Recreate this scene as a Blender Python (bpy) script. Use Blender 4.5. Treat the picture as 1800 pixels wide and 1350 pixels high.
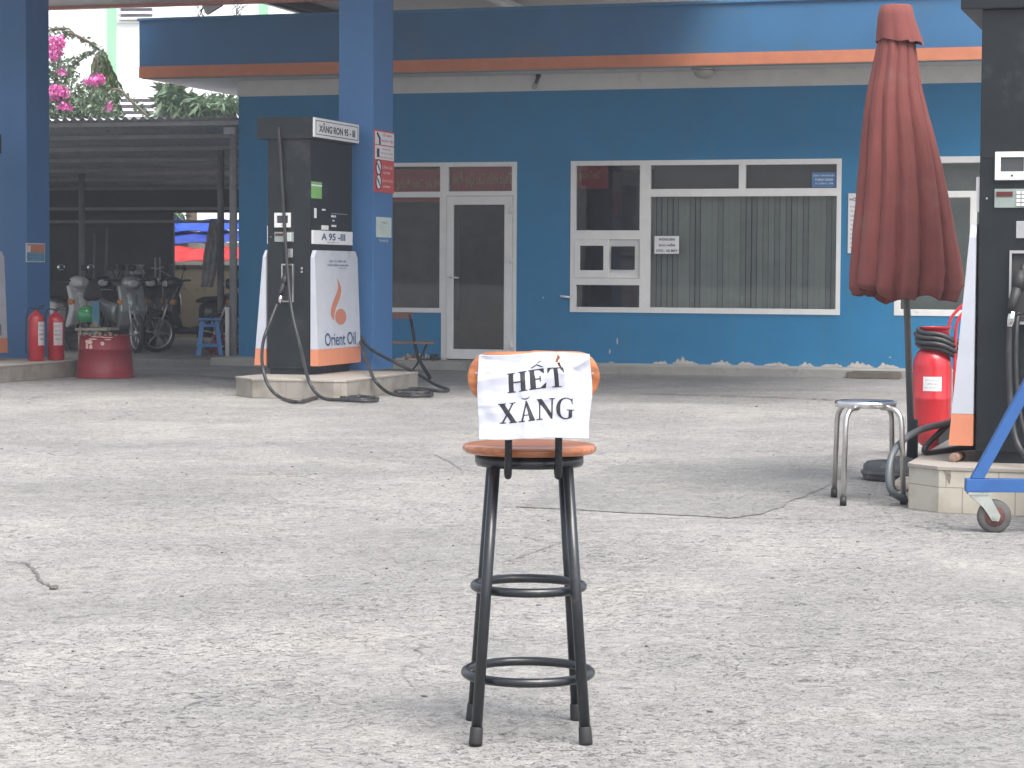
import bpy, bmesh, math, random
from mathutils import Vector, Matrix, noise
random.seed(7)
S = bpy.context.scene
COL = S.collection
for o in list(bpy.data.objects): bpy.data.objects.remove(o)

# ------------------------------------------------------------------ camera, world, sun, exposure
F = 4000.0; HOR = 480.0; ROLL = 0.006; CH = 1.24
pitch = math.atan((675 - HOR) / F)
fw = Vector((0, math.cos(pitch), -math.sin(pitch)))
up0 = Vector((0, math.sin(pitch), math.cos(pitch)))
rt0 = Vector((1, 0, 0))
rt = rt0 * math.cos(ROLL) + up0 * math.sin(ROLL)
up = up0 * math.cos(ROLL) - rt0 * math.sin(ROLL)
CAMP = Vector((0, 0, CH))
cd = bpy.data.cameras.new('camera'); cam = bpy.data.objects.new('camera', cd); COL.objects.link(cam)
cd.sensor_width = 36; cd.lens = 36 * F / 1800; cd.clip_start = 0.1; cd.clip_end = 2000
m = Matrix((rt, up, -fw)).transposed().to_4x4(); m.translation = CAMP
cam.matrix_world = m
S.camera = cam

SUN_EL, SUN_AZ = math.radians(58), math.radians(150)   # azimuth clockwise from +Y
w = bpy.data.worlds.new('World'); S.world = w; w.use_nodes = True
nt = w.node_tree; bg = nt.nodes['Background']
sky = nt.nodes.new('ShaderNodeTexSky'); sky.sky_type = 'NISHITA'; sky.sun_disc = False
sky.sun_elevation = SUN_EL; sky.sun_rotation = SUN_AZ
sky.air_density = 1.0; sky.dust_density = 5.0; sky.ozone_density = 1.0
hs = nt.nodes.new('ShaderNodeHueSaturation'); hs.inputs['Saturation'].default_value = 0.45
nt.links.new(sky.outputs[0], hs.inputs['Color']); nt.links.new(hs.outputs[0], bg.inputs[0])
bg.inputs[1].default_value = 0.15
sd = bpy.data.lights.new('sun', 'SUN'); sd.energy = 1.2; sd.angle = math.radians(35); sd.color = (1, 0.97, 0.92)
so = bpy.data.objects.new('sun', sd); COL.objects.link(so)
dirv = Vector((math.sin(SUN_AZ) * math.cos(SUN_EL), math.cos(SUN_AZ) * math.cos(SUN_EL), math.sin(SUN_EL)))
so.rotation_euler = dirv.to_track_quat('Z', 'Y').to_euler()
S.view_settings.view_transform = 'Standard'; S.view_settings.look = 'None'
S.view_settings.exposure = 1.15; S.view_settings.gamma = 1
S.render.engine = 'CYCLES'
S.cycles.max_bounces = 7; S.cycles.transparent_max_bounces = 10
S.cycles.use_denoising = True
S.cycles.caustics_reflective = False; S.cycles.caustics_refractive = False

# ------------------------------------------------------------------ helpers: rays and frames
def ray(px, py):
    return (fw * F + rt * (px - 900) - up * (py - 675)).normalized()
def G(px, py, z=0.0):
    d = ray(px, py); t = (z - CH) / d.z
    return CAMP + d * t
TH = math.radians(17.5)
class Frame:
    def __init__(s, o, th=TH):
        s.o = Vector(o); s.th = th
        s.M = Matrix.Translation(s.o) @ Matrix.Rotation(-th, 4, 'Z'); s.I = s.M.inverted()
    def loc(s, p): return s.I @ Vector(p)
    def wor(s, x, y, z=0): return s.M @ Vector((x, y, z))
    def _hit(s, px, py, ax, val):
        o = s.I @ CAMP; d = (s.I.to_3x3() @ ray(px, py)); t = (val - o[ax]) / d[ax]
        return o + d * t
    def Y(s, px, py, y=0): return s._hit(px, py, 1, y)
    def X(s, px, py, x=0): return s._hit(px, py, 0, x)
    def Z(s, px, py, z=0): return s._hit(px, py, 2, z)

def srgb(h):
    h = h.lstrip('#'); v = [int(h[i:i+2], 16) / 255 for i in (0, 2, 4)]
    return tuple((c / 12.92 if c <= 0.04045 else ((c + 0.055) / 1.055) ** 2.4) for c in v)

# ------------------------------------------------------------------ helpers: materials
MC = {}
def mat(name, col, rough=0.5, metal=0.0, var=0.12, scale=6.0, bump=0.0, bscale=60.0, dirt=None, dscale=3.0, dth=0.6, spec=0.5, coat=0.0, em=None):
    if name in MC: return MC[name]
    if isinstance(col, str): col = srgb(col)
    m = bpy.data.materials.new(name); m.use_nodes = True; MC[name] = m
    n = m.node_tree; b = n.nodes['Principled BSDF']; L = n.links.new
    b.inputs['Roughness'].default_value = rough; b.inputs['Metallic'].default_value = metal
    b.inputs['Specular IOR Level'].default_value = spec
    if coat: b.inputs['Coat Weight'].default_value = coat; b.inputs['Coat Roughness'].default_value = 0.08
    if em: b.inputs['Emission Color'].default_value = (*em[0], 1); b.inputs['Emission Strength'].default_value = em[1]
    tc = n.nodes.new('ShaderNodeTexCoord')
    nz = n.nodes.new('ShaderNodeTexNoise'); nz.inputs['Scale'].default_value = scale; nz.inputs['Detail'].default_value = 6
    nz.inputs['Roughness'].default_value = 0.65
    L(tc.outputs['Object'], nz.inputs['Vector'])
    rp = n.nodes.new('ShaderNodeValToRGB'); rp.color_ramp.elements[0].position = 0.3; rp.color_ramp.elements[1].position = 0.7
    rp.color_ramp.elements[0].color = (*[c * (1 - var) for c in col], 1); rp.color_ramp.elements[1].color = (*[min(1, c * (1 + var)) for c in col], 1)
    L(nz.outputs['Fac'], rp.inputs['Fac']); out = rp.outputs['Color']
    if dirt:
        dc = srgb(dirt) if isinstance(dirt, str) else dirt
        n2 = n.nodes.new('ShaderNodeTexNoise'); n2.inputs['Scale'].default_value = dscale; n2.inputs['Detail'].default_value = 9; n2.inputs['Roughness'].default_value = 0.7
        L(tc.outputs['Object'], n2.inputs['Vector'])
        r2 = n.nodes.new('ShaderNodeValToRGB'); r2.color_ramp.elements[0].position = dth; r2.color_ramp.elements[1].position = min(1, dth + 0.12)
        L(n2.outputs['Fac'], r2.inputs['Fac'])
        mx = n.nodes.new('ShaderNodeMixRGB'); L(r2.outputs['Color'], mx.inputs['Fac']); L(out, mx.inputs['Color1']); mx.inputs['Color2'].default_value = (*dc, 1)
        out = mx.outputs['Color']
    L(out, b.inputs['Base Color'])
    if bump:
        nb = n.nodes.new('ShaderNodeTexNoise'); nb.inputs['Scale'].default_value = bscale; nb.inputs['Detail'].default_value = 4
        L(tc.outputs['Object'], nb.inputs['Vector'])
        bp = n.nodes.new('ShaderNodeBump'); bp.inputs['Strength'].default_value = bump; bp.inputs['Distance'].default_value = 0.01
        L(nb.outputs['Fac'], bp.inputs['Height']); L(bp.outputs['Normal'], b.inputs['Normal'])
    rr = n.nodes.new('ShaderNodeMapRange'); rr.inputs['To Min'].default_value = max(0.02, rough * 0.85); rr.inputs['To Max'].default_value = min(1, rough * 1.2)
    L(nz.outputs['Fac'], rr.inputs['Value']); L(rr.outputs[0], b.inputs['Roughness'])
    return m
def glassmat(name, tint, gl=1.0):
    if name in MC: return MC[name]
    m = bpy.data.materials.new(name); m.use_nodes = True; MC[name] = m
    n = m.node_tree; n.nodes.clear(); L = n.links.new
    o = n.nodes.new('ShaderNodeOutputMaterial'); t = n.nodes.new('ShaderNodeBsdfTransparent'); g = n.nodes.new('ShaderNodeBsdfGlossy')
    t.inputs[0].default_value = (*tint, 1); g.inputs['Roughness'].default_value = 0.02
    nz = n.nodes.new('ShaderNodeTexNoise'); nz.inputs['Scale'].default_value = 1.3
    tc = n.nodes.new('ShaderNodeTexCoord'); L(tc.outputs['Object'], nz.inputs['Vector'])
    bp = n.nodes.new('ShaderNodeBump'); bp.inputs['Strength'].default_value = 0.01; bp.inputs['Distance'].default_value = 0.02
    L(nz.outputs['Fac'], bp.inputs['Height']); L(bp.outputs['Normal'], g.inputs['Normal'])
    f = n.nodes.new('ShaderNodeFresnel'); f.inputs['IOR'].default_value = 1.5
    mu = n.nodes.new('ShaderNodeMath'); mu.operation = 'MULTIPLY'; mu.inputs[1].default_value = gl; L(f.outputs[0], mu.inputs[0])
    x = n.nodes.new('ShaderNodeMixShader'); L(mu.outputs[0], x.inputs[0]); L(t.outputs[0], x.inputs[1]); L(g.outputs[0], x.inputs[2]); L(x.outputs[0], o.inputs[0])
    return m

# ------------------------------------------------------------------ helpers: meshes and objects
class MB:
    def __init__(s): s.b = bmesh.new(); s.mi = 0
    def _new(s, fs):
        for f in fs: f.material_index = s.mi
    def face(s, pts):
        f = s.b.faces.new([s.b.verts.new(p) for p in pts]); f.material_index = s.mi; return s
    def box(s, x0, x1, y0, y1, z0, z1, M=None, bev=0):
        v = [Vector((x, y, z)) for x in (x0, x1) for y in (y0, y1) for z in (z0, z1)]
        if M: v = [M @ p for p in v]
        V = [s.b.verts.new(p) for p in v]
        fs = [s.b.faces.new([V[i] for i in q]) for q in ((0,1,3,2),(4,6,7,5),(0,4,5,1),(2,3,7,6),(0,2,6,4),(1,5,7,3))]
        if bev:
            es = list({e for f in fs for e in f.edges})
            r = bmesh.ops.bevel(s.b, geom=es, offset=bev, segments=2, affect='EDGES', profile=0.7)
            s._new(r['faces'])
        s._new([f for f in fs if f.is_valid]); return s
    def tube(s, pts, r, seg=10, closed=False, caps=True):
        pts = [Vector(p) for p in pts]; n = len(pts)
        rs = r if isinstance(r, (list, tuple)) else [r] * n
        rings = []; nrm = None
        for i, p in enumerate(pts):
            if closed: t = (pts[(i+1) % n] - pts[i-1])
            else: t = pts[min(i+1, n-1)] - pts[max(i-1, 0)]
            t.normalize()
            if nrm is None:
                a = Vector((0, 0, 1)) if abs(t.z) < 0.9 else Vector((1, 0, 0)); nrm = t.cross(a).normalized()
            else:
                nrm = (nrm - t * nrm.dot(t)); nrm.normalize()
            bn = t.cross(nrm)
            rings.append([s.b.verts.new(p + (nrm * math.cos(a) + bn * math.sin(a)) * rs[i]) for a in [2*math.pi*k/seg for k in range(seg)]])
        for i in range(n if closed else n - 1):
            A, B = rings[i], rings[(i+1) % n]
            for k in range(seg):
                f = s.b.faces.new((A[k], A[(k+1) % seg], B[(k+1) % seg], B[k])); f.material_index = s.mi; f.smooth = True
        if not closed and caps:
            for R in (rings[0][::-1], rings[-1]):
                f = s.b.faces.new(R); f.material_index = s.mi
        return s
    def lathe(s, prof, seg=24, M=None, fn=None, caps=True, a0=0.0):
        M = M or Matrix.Identity(4); rings = []
        for r, z in prof:
            row = []
            for k in range(seg):
                a = 2*math.pi*k/seg + a0; rr = fn(r, z, a) if fn else r
                row.append(s.b.verts.new(M @ Vector((rr*math.cos(a), rr*math.sin(a), z))))
            rings.append(row)
        for A, B in zip(rings, rings[1:]):
            for k in range(seg):
                f = s.b.faces.new((A[k], A[(k+1) % seg], B[(k+1) % seg], B[k])); f.material_index = s.mi; f.smooth = True
        if caps:
            for R in (rings[0][::-1], rings[-1]):
                f = s.b.faces.new(R); f.material_index = s.mi
        return s
    def prism(s, poly, d0, d1, M=None):
        # poly in local (x,z), extruded along y
        M = M or Matrix.Identity(4)
        A = [s.b.verts.new(M @ Vector((x, d0, z))) for x, z in poly]; B = [s.b.verts.new(M @ Vector((x, d1, z))) for x, z in poly]
        n = len(poly)
        fs = [s.b.faces.new(A), s.b.faces.new(B[::-1])] + [s.b.faces.new((A[i], B[i], B[(i+1) % n], A[(i+1) % n])) for i in range(n)]
        s._new(fs); return s
    def loft(s, secs, seg=14, p=2.6, M=None):
        # secs: (x, y, zb, zt, hw) superellipse sections along x
        M = M or Matrix.Identity(4); rings = []
        for x, y, zb, zt, hw in secs:
            row = []
            for k in range(seg):
                a = 2*math.pi*k/seg; c, q = math.cos(a), math.sin(a)
                row.append(s.b.verts.new(M @ Vector((x, y + hw*math.copysign(abs(c)**(2/p), c), (zb+zt)/2 + (zt-zb)/2*math.copysign(abs(q)**(2/p), q)))))
            rings.append(row)
        for A, B in zip(rings, rings[1:]):
            for k in range(seg):
                f = s.b.faces.new((A[k], A[(k+1) % seg], B[(k+1) % seg], B[k])); f.material_index = s.mi; f.smooth = True
        for R in (rings[0][::-1], rings[-1]):
            f = s.b.faces.new(R); f.material_index = s.mi
        return s
    def plate(s, rect, holes, y0, y1):
        # rectangle in x,z with rectangular holes, watertight, between y0 and y1
        xs = sorted({rect[0], rect[1], *[v for h in holes for v in (h[0], h[1])]}); zs = sorted({rect[2], rect[3], *[v for h in holes for v in (h[2], h[3])]})
        xs = [x for x in xs if rect[0] <= x <= rect[1]]; zs = [z for z in zs if rect[2] <= z <= rect[3]]
        nx, nz = len(xs)-1, len(zs)-1
        def fill(i, j):
            if i < 0 or j < 0 or i >= nx or j >= nz: return False
            cx, cz = (xs[i]+xs[i+1])/2, (zs[j]+zs[j+1])/2
            return not any(h[0] < cx < h[1] and h[2] < cz < h[3] for h in holes)
        V = {}
        def v(i, j, k):
            if (i, j, k) not in V: V[(i, j, k)] = s.b.verts.new((xs[i], (y0, y1)[k], zs[j]))
            return V[(i, j, k)]
        fs = []
        for i in range(nx):
            for j in range(nz):
                if not fill(i, j): continue
                fs.append(s.b.faces.new((v(i,j,0), v(i+1,j,0), v(i+1,j+1,0), v(i,j+1,0))))
                fs.append(s.b.faces.new((v(i,j,1), v(i,j+1,1), v(i+1,j+1,1), v(i+1,j,1))))
                if not fill(i-1, j): fs.append(s.b.faces.new((v(i,j,0), v(i,j+1,0), v(i,j+1,1), v(i,j,1))))
                if not fill(i+1, j): fs.append(s.b.faces.new((v(i+1,j,0), v(i+1,j,1), v(i+1,j+1,1), v(i+1,j+1,0))))
                if not fill(i, j-1): fs.append(s.b.faces.new((v(i,j,0), v(i,j,1), v(i+1,j,1), v(i+1,j,0))))
                if not fill(i, j+1): fs.append(s.b.faces.new((v(i,j+1,0), v(i+1,j+1,0), v(i+1,j+1,1), v(i,j+1,1))))
        s._new(fs); return s
    def done(s, name, mats, parent=None, smooth=False, bevel=0, M=None, recalc=True):
        if recalc: bmesh.ops.recalc_face_normals(s.b, faces=s.b.faces)
        me = bpy.data.meshes.new(name)
        if M: bmesh.ops.transform(s.b, matrix=M, verts=s.b.verts)
        s.b.to_mesh(me); s.b.free()
        if smooth:
            for p in me.polygons: p.use_smooth = True
        for m in (mats if isinstance(mats, (list, tuple)) else [mats]): me.materials.append(m)
        o = bpy.data.objects.new(name, me); COL.objects.link(o); o.parent = parent
        if bevel:
            bv = o.modifiers.new('bevel', 'BEVEL'); bv.width = bevel; bv.segments = 2; bv.limit_method = 'ANGLE'; bv.angle_limit = math.radians(50)
        return o
def tag(o, label=None, cat=None, group=None, kind=None):
    if label: o['label'] = label
    if cat: o['category'] = cat
    if group: o['group'] = group
    if kind: o['kind'] = kind
    return o
def thing(name, loc, rz, label, cat, group=None):
    o = bpy.data.objects.new(name, None); COL.objects.link(o); o.empty_display_size = 0.1
    o.location = loc; o.rotation_euler = (0, 0, rz)
    return tag(o, label, cat, group)
def copy_tree(o, parent=None):
    c = o.copy(); COL.objects.link(c); c.parent = parent
    for ch in [x for x in bpy.data.objects if x.parent == o]: copy_tree(ch, c)
    return c
def spline(pts, n=8):
    pts = [Vector(p) for p in pts]; out = []
    for i in range(len(pts)-1):
        p0, p1, p2, p3 = pts[max(i-1, 0)], pts[i], pts[i+1], pts[min(i+2, len(pts)-1)]
        for k in range(n):
            t = k / n
            out.append(0.5*((2*p1) + (p2-p0)*t + (2*p0-5*p1+4*p2-p3)*t*t + (3*p1-p0-3*p2+p3)*t*t*t))
    return out + [pts[-1]]
def plane(o, right, upv):
    r = Vector(right).normalized(); u = Vector(upv).normalized(); n = r.cross(u)
    M = Matrix((r, u, n)).transposed().to_4x4(); M.translation = Vector(o); return M
def txt(body, M, w, h, m, parent, bold=0.02, name='lettering', mirror=False, lift=0.0):
    """flat lettering centred on M's origin, fitted into w x h"""
    cu = bpy.data.curves.new('t', 'FONT'); cu.body = body; cu.size = 1; cu.offset = bold; cu.extrude = 0.0; cu.resolution_u = 3
    cu.align_x = 'CENTER'
    ob = bpy.data.objects.new('t', cu); COL.objects.link(ob)
    bpy.context.view_layer.update()
    me = bpy.data.meshes.new_from_object(ob.evaluated_get(bpy.context.evaluated_depsgraph_get()))
    bpy.data.objects.remove(ob); bpy.data.curves.remove(cu)
    xs = [v.co.x for v in me.vertices]; ys = [v.co.y for v in me.vertices]
    sx = w / (max(xs)-min(xs)); sy = h / (max(ys)-min(ys)); cx, cy = (max(xs)+min(xs))/2, (max(ys)+min(ys))/2
    for v in me.vertices:
        v.co = M @ Vector(((v.co.x-cx)*sx*(-1 if mirror else 1), (v.co.y-cy)*sy, lift))
    me.name = name
    o = bpy.data.objects.new(name, me); COL.objects.link(o); o.parent = parent
    me.materials.clear(); me.materials.append(m)
    return o

# ------------------------------------------------------------------ shared materials
M_white = mat('white_upvc', (0.74, 0.74, 0.73), 0.35, var=0.05, dirt=(0.4, 0.38, 0.33), dth=0.62)
M_wallw = mat('white_render', (0.60, 0.59, 0.57), 0.8, var=0.06, bump=0.15, dirt=(0.42, 0.4, 0.36), dth=0.6)
M_orange = mat('orange_paint', (0.60, 0.225, 0.125), 0.55, var=0.08, dirt=(0.4, 0.17, 0.1), dth=0.66)
M_black = mat('black_metal', (0.010, 0.014, 0.017), 0.45, var=0.25, dirt=(0.033, 0.036, 0.038), dth=0.56, spec=.35)
M_rub = mat('black_rubber', (0.022, 0.022, 0.023), 0.55, var=0.25)
M_hose = mat('hose_rubber', (0.03, 0.031, 0.034), 0.42, var=0.25, dirt=(0.12, 0.115, 0.1), dth=0.6)
M_ink = mat('black_ink', (0.02, 0.02, 0.028), 0.6, var=0.05)
M_navy = mat('navy_ink', (0.025, 0.06, 0.16), 0.5, var=0.05)
M_red = mat('red_paint', (0.52, 0.02, 0.03), 0.28, var=0.12, dirt=(0.35, 0.03, 0.03), dth=0.62, coat=0.3)
M_redsign = mat('red_vinyl', (0.55, 0.07, 0.07), 0.5, var=0.05)
M_paperw = mat('white_vinyl', (0.72, 0.73, 0.75), 0.4, var=0.04)
M_chrome = mat('chrome', (0.75, 0.75, 0.76), 0.12, 1.0, var=0.06)
M_steel = mat('brushed_steel', (0.55, 0.54, 0.52), 0.3, 1.0, var=0.12, dirt=(0.33, 0.28, 0.24), dth=0.62)
M_alu = mat('dull_aluminium', (0.5, 0.5, 0.5), 0.4, 0.8)
M_dark = mat('dark_interior', (0.05, 0.05, 0.052), 0.8)

# ------------------------------------------------------------------ ground
def ground_mat(name='worn_concrete', tint=(1, 1, 1), pits=1.0):
    m = bpy.data.materials.new(name); m.use_nodes = True; n = m.node_tree; L = n.links.new
    b = n.nodes['Principled BSDF']; b.inputs['Roughness'].default_value = 0.9; b.inputs['Specular IOR Level'].default_value = 0.25
    tc = n.nodes.new('ShaderNodeTexCoord'); co = tc.outputs['Object']
    def N(sc, det=6, ro=0.6, dist=0.0, vec=None):
        t = n.nodes.new('ShaderNodeTexNoise'); t.inputs['Scale'].default_value = sc; t.inputs['Detail'].default_value = det
        t.inputs['Roughness'].default_value = ro; t.inputs['Distortion'].default_value = dist; L(vec or co, t.inputs['Vector']); return t.outputs['Fac']
    def R(f, a, c, p0, p1, mid=None):
        r = n.nodes.new('ShaderNodeValToRGB'); r.color_ramp.elements[0].position = p0; r.color_ramp.elements[1].position = p1
        r.color_ramp.elements[0].color = (*a, 1); r.color_ramp.elements[1].color = (*c, 1); L(f, r.inputs['Fac']); return r.outputs['Color']
    def MX(t, f, a, c):
        x = n.nodes.new('ShaderNodeMixRGB'); x.blend_type = t
        if isinstance(f, (int, float)): x.inputs['Fac'].default_value = f
        else: L(f, x.inputs['Fac'])
        for k, v in (('Color1', a), ('Color2', c)):
            if isinstance(v, tuple): x.inputs[k].default_value = (*v, 1)
            else: L(v, x.inputs[k])
        return x.outputs['Color']
    W = (1, 1, 1); K = (0, 0, 0)
    base = R(N(0.55, 7, 0.62, 0.6), (0.34, 0.338, 0.332), (0.44, 0.43, 0.415), 0.38, 0.62)
    base = MX('MIX', R(N(1.5, 7, 0.72, 1.0), K, (0.5, 0.5, 0.5), 0.46, 0.64), base, (0.325, 0.33, 0.33))     # greyer blotches
    base = MX('MIX', R(N(0.9, 7, 0.7, 0.4), K, (0.6, 0.6, 0.6), 0.54, 0.68), base, (0.46, 0.435, 0.40))     # dusty sand
    base = MX('MULTIPLY', 0.9, base, R(N(0.28, 6, 0.65, 0.7), (0.88, 0.88, 0.885), (1.05, 1.05, 1.035), 0.38, 0.62))
    zone = R(N(0.8, 6, 0.7, 0.8), (0.22,)*3, W, 0.40, 0.60)
    fine = R(N(34, 7, 0.8, 0.8), (0.70, 0.705, 0.71), (1.14, 1.14, 1.14), 0.34, 0.60)
    base = MX('MULTIPLY', zone, base, fine)
    fine2 = R(N(11, 7, 0.78, 1.0), (0.76, 0.77, 0.78), (1.12, 1.12, 1.12), 0.38, 0.60)
    base = MX('MULTIPLY', 0.8, base, fine2)
    grain = R(N(170, 2, 0.6), (0.84, 0.84, 0.84), (1.12, 1.12, 1.12), 0.3, 0.7)
    base = MX('MULTIPLY', 0.7, base, grain)
    pm1 = R(N(17, 7, 0.8, 2.0), W, K, 0.385, 0.43)
    pitm = MX('MULTIPLY', 1.0, pm1, zone)
    pit2 = R(N(44, 5, 0.75, 1.5), W, K, 0.375, 0.42)
    allp = MX('LIGHTEN', 1.0, pitm, MX('MULTIPLY', 1.0, pit2, R(N(1.6, 4, 0.6), (0.3,)*3, W, 0.4, 0.6)))
    base = MX('MIX', MX('MULTIPLY', 1.0, allp, (0.8*pits,)*3), base, (0.11, 0.112, 0.115))
    # light aggregate
    ag = R(N(75, 2, 0.5), K, (0.5,)*3, 0.66, 0.72)
    base = MX('MIX', ag, base, (0.58, 0.57, 0.55))
    # hairline cracks
    vo = n.nodes.new('ShaderNodeTexVoronoi'); vo.feature = 'DISTANCE_TO_EDGE'; vo.inputs['Scale'].default_value = 0.33
    nzv = n.nodes.new('ShaderNodeTexNoise'); nzv.inputs['Scale'].default_value = 1.6; nzv.inputs['Detail'].default_value = 8; L(co, nzv.inputs['Vector'])
    ad = n.nodes.new('ShaderNodeMixRGB'); ad.blend_type = 'ADD'; ad.inputs['Fac'].default_value = 0.8; L(co, ad.inputs['Color1']); L(nzv.outputs['Color'], ad.inputs['Color2'])
    L(ad.outputs['Color'], vo.inputs['Vector'])
    ck = R(vo.outputs['Distance'], W, K, 0.0, 0.0035)
    ck = MX('MULTIPLY', 1.0, ck, R(N(0.5, 4, 0.6), K, (0.8,)*3, 0.5, 0.6))
    base = MX('MIX', ck, base, (0.1, 0.1, 0.1))
    base = MX('MULTIPLY', 1.0, base, tint)
    L(base, b.inputs['Base Color'])
    h = MX('SUBTRACT', 1.0, MX('ADD', 0.5, N(30, 6, 0.7), N(110, 3, 0.7)), allp)
    bp = n.nodes.new('ShaderNodeBump'); bp.inputs['Strength'].default_value = 0.85; bp.inputs['Distance'].default_value = 0.012
    L(h, bp.inputs['Height']); L(bp.outputs['Normal'], b.inputs['Normal'])
    return m
MG = ground_mat(tint=(.84, .83, .815))
g = MB()
def gh(x, y):
    return 0.012 * noise.noise(Vector((x*0.6, y*0.6, 3))) + 0.006 * noise.noise(Vector((x*2.2, y*2.2, 9)))
# finely divided in the yard, coarse beyond
ys = [-140, -60, -10, 0, 3.5] + [4 + 0.12*i for i in range(110)] + [17.5 + 0.5*i for i in range(40)] + [60, 100, 160]
xs = [-200, -60, -12] + [-6 + 0.15*i for i in range(81)] + [12, 60, 200]
vv = [[g.b.verts.new((x, y, gh(x, y) if (-7 < x < 7 and 4 <= y < 17) else -0.004)) for x in xs] for y in ys]
for j in range(len(ys)-1):
    for i in range(len(xs)-1):
        f = g.b.faces.new((vv[j][i], vv[j][i+1], vv[j+1][i+1], vv[j+1][i])); f.smooth = True
tag(g.done('ground', MG, recalc=False), kind='structure')

def sheet(name, pts, z, m, jit=0.0, sub=0):
    b = MB(); P = []
    n = len(pts)
    for i in range(n):
        a, c = Vector(pts[i]), Vector(pts[(i+1) % n])
        k = max(1, int((c-a).length / 0.12)) if jit else 1
        for q in range(k):
            p = a.lerp(c, q/k)
            if jit and q: p += Vector((random.uniform(-jit, jit), random.uniform(-jit, jit), 0))
            P.append(Vector((p.x, p.y, (z + gh(p.x, p.y)) if jit else z)))
    b.face(P)
    if jit:
        bmesh.ops.triangulate(b.b, faces=b.b.faces[:])
        for _ in range(5):
            es = [e for e in b.b.edges if e.calc_length() > .16]
            if not es: break
            bmesh.ops.subdivide_edges(b.b, edges=es, cuts=1); bmesh.ops.triangulate(b.b, faces=b.b.faces[:])
        for v in b.b.verts: v.co.z = z + gh(v.co.x, v.co.y)
        for f in b.b.faces: f.smooth = True
    return tag(b.done(name, m, recalc=False), kind='structure')
def crack(name, pix, r, m, z=0.006, ground=True):
    pts = spline([G(*p) for p in pix], 12); b = MB()
    L_, R_ = [], []
    for i, p in enumerate(pts):
        t = (pts[min(i+1, len(pts)-1)] - pts[max(i-1, 0)]).normalized(); s = Vector((-t.y, t.x, 0))
        e = r * (0.35 + 0.9*random.random()) * (1 if 0 < i < len(pts)-1 else 0.1)
        j = s * random.uniform(-r, r)
        zz = z + (gh(p.x, p.y) if p.y < 17 else 0)
        L_.append(Vector((p.x, p.y, zz)) + s*e + j); R_.append(Vector((p.x, p.y, zz)) - s*e + j)
    V1 = [b.b.verts.new(q) for q in L_]; V2 = [b.b.verts.new(q) for q in R_]
    for i in range(len(pts)-1): b.b.faces.new((V1[i], V1[i+1], V2[i+1], V2[i]))
    return tag(b.done(name, m), kind='structure')
M_crack = mat('crack_dark', (0.13, 0.125, 0.12), 0.95)
M_patch = ground_mat('smooth_cement', (0.71, 0.715, 0.705), 0.2)
sheet('concrete_patch', [G(*p) for p in ((905, 893), (1150, 905), (1285, 913), (1340, 905), (1450, 858), (1500, 820), (1500, 800), (1300, 806), (1130, 806), (1000, 845))], 0.004, M_patch, jit=0.018)
crack('ground_crack', [(0, 992), (45, 995), (62, 1010), (70, 1025), (92, 1035)], 0.007, M_crack)
crack('ground_crack', [(728, 790), (765, 800), (800, 820), (812, 828)], 0.004, M_crack)
crack('ground_crack', [(905, 983), (960, 965), (985, 957)], 0.005, M_crack)
crack('ground_crack', [(1490, 800), (1545, 797), (1570, 790)], 0.006, M_crack)
crack('ground_joint', [(1030, 690), (1200, 694), (1400, 700), (1475, 704)], 0.035, M_crack)
crack('ground_joint', [(230, 658), (330, 660), (435, 668)], 0.030, M_crack)
crack('ground_joint', [(690, 678), (810, 676), (900, 680)], 0.02, M_crack)

# loose grit, countless
b = MB()
for i in range(260):
    y = 4.5 + 17 * random.random()**1.4; x = random.uniform(-0.24, 0.24) * y
    r = random.choice((0.002, 0.003, 0.004, 0.006)) * random.uniform(0.7, 1.4)
    zz = gh(x, y) if y < 17 else 0
    T = Matrix.Translation((x, y, zz + r*0.3)) @ Matrix.Rotation(random.random()*6, 4, 'Z') @ Matrix.Diagonal((r*random.uniform(1, 2.4), r, r*0.6, 1))
    bmesh.ops.create_icosphere(b.b, subdivisions=1, radius=1, matrix=T)
tag(b.done('ground_grit', mat('grit', (0.16, 0.155, 0.145), 0.9, var=0.5, scale=30)), kind='stuff')
def stone(name, px, py, r, label, c=(0.1, 0.095, 0.09)):
    p = G(px, py); b = MB()
    bmesh.ops.create_icosphere(b.b, subdivisions=2, radius=r)
    for v in b.b.verts:
        v.co *= 1 + 0.35*noise.noise(v.co/r*1.3 + Vector((px, 0, 0))); v.co.z *= 0.6
    o = b.done(name, mat(name+'_stone', c, 0.9, var=0.3, scale=20)); o.location = (p.x, p.y, r*0.4 + gh(p.x, p.y))
    tag(o, label, 'stone')
stone('pebble', 95, 1038, 0.018, 'dark pebble at the end of the ground crack on the left')
stone('rubble_lump', 1597, 862, 0.085, 'pale broken rubble lump at the cracked corner of the tiled island', (0.42, 0.36, 0.31))

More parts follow.
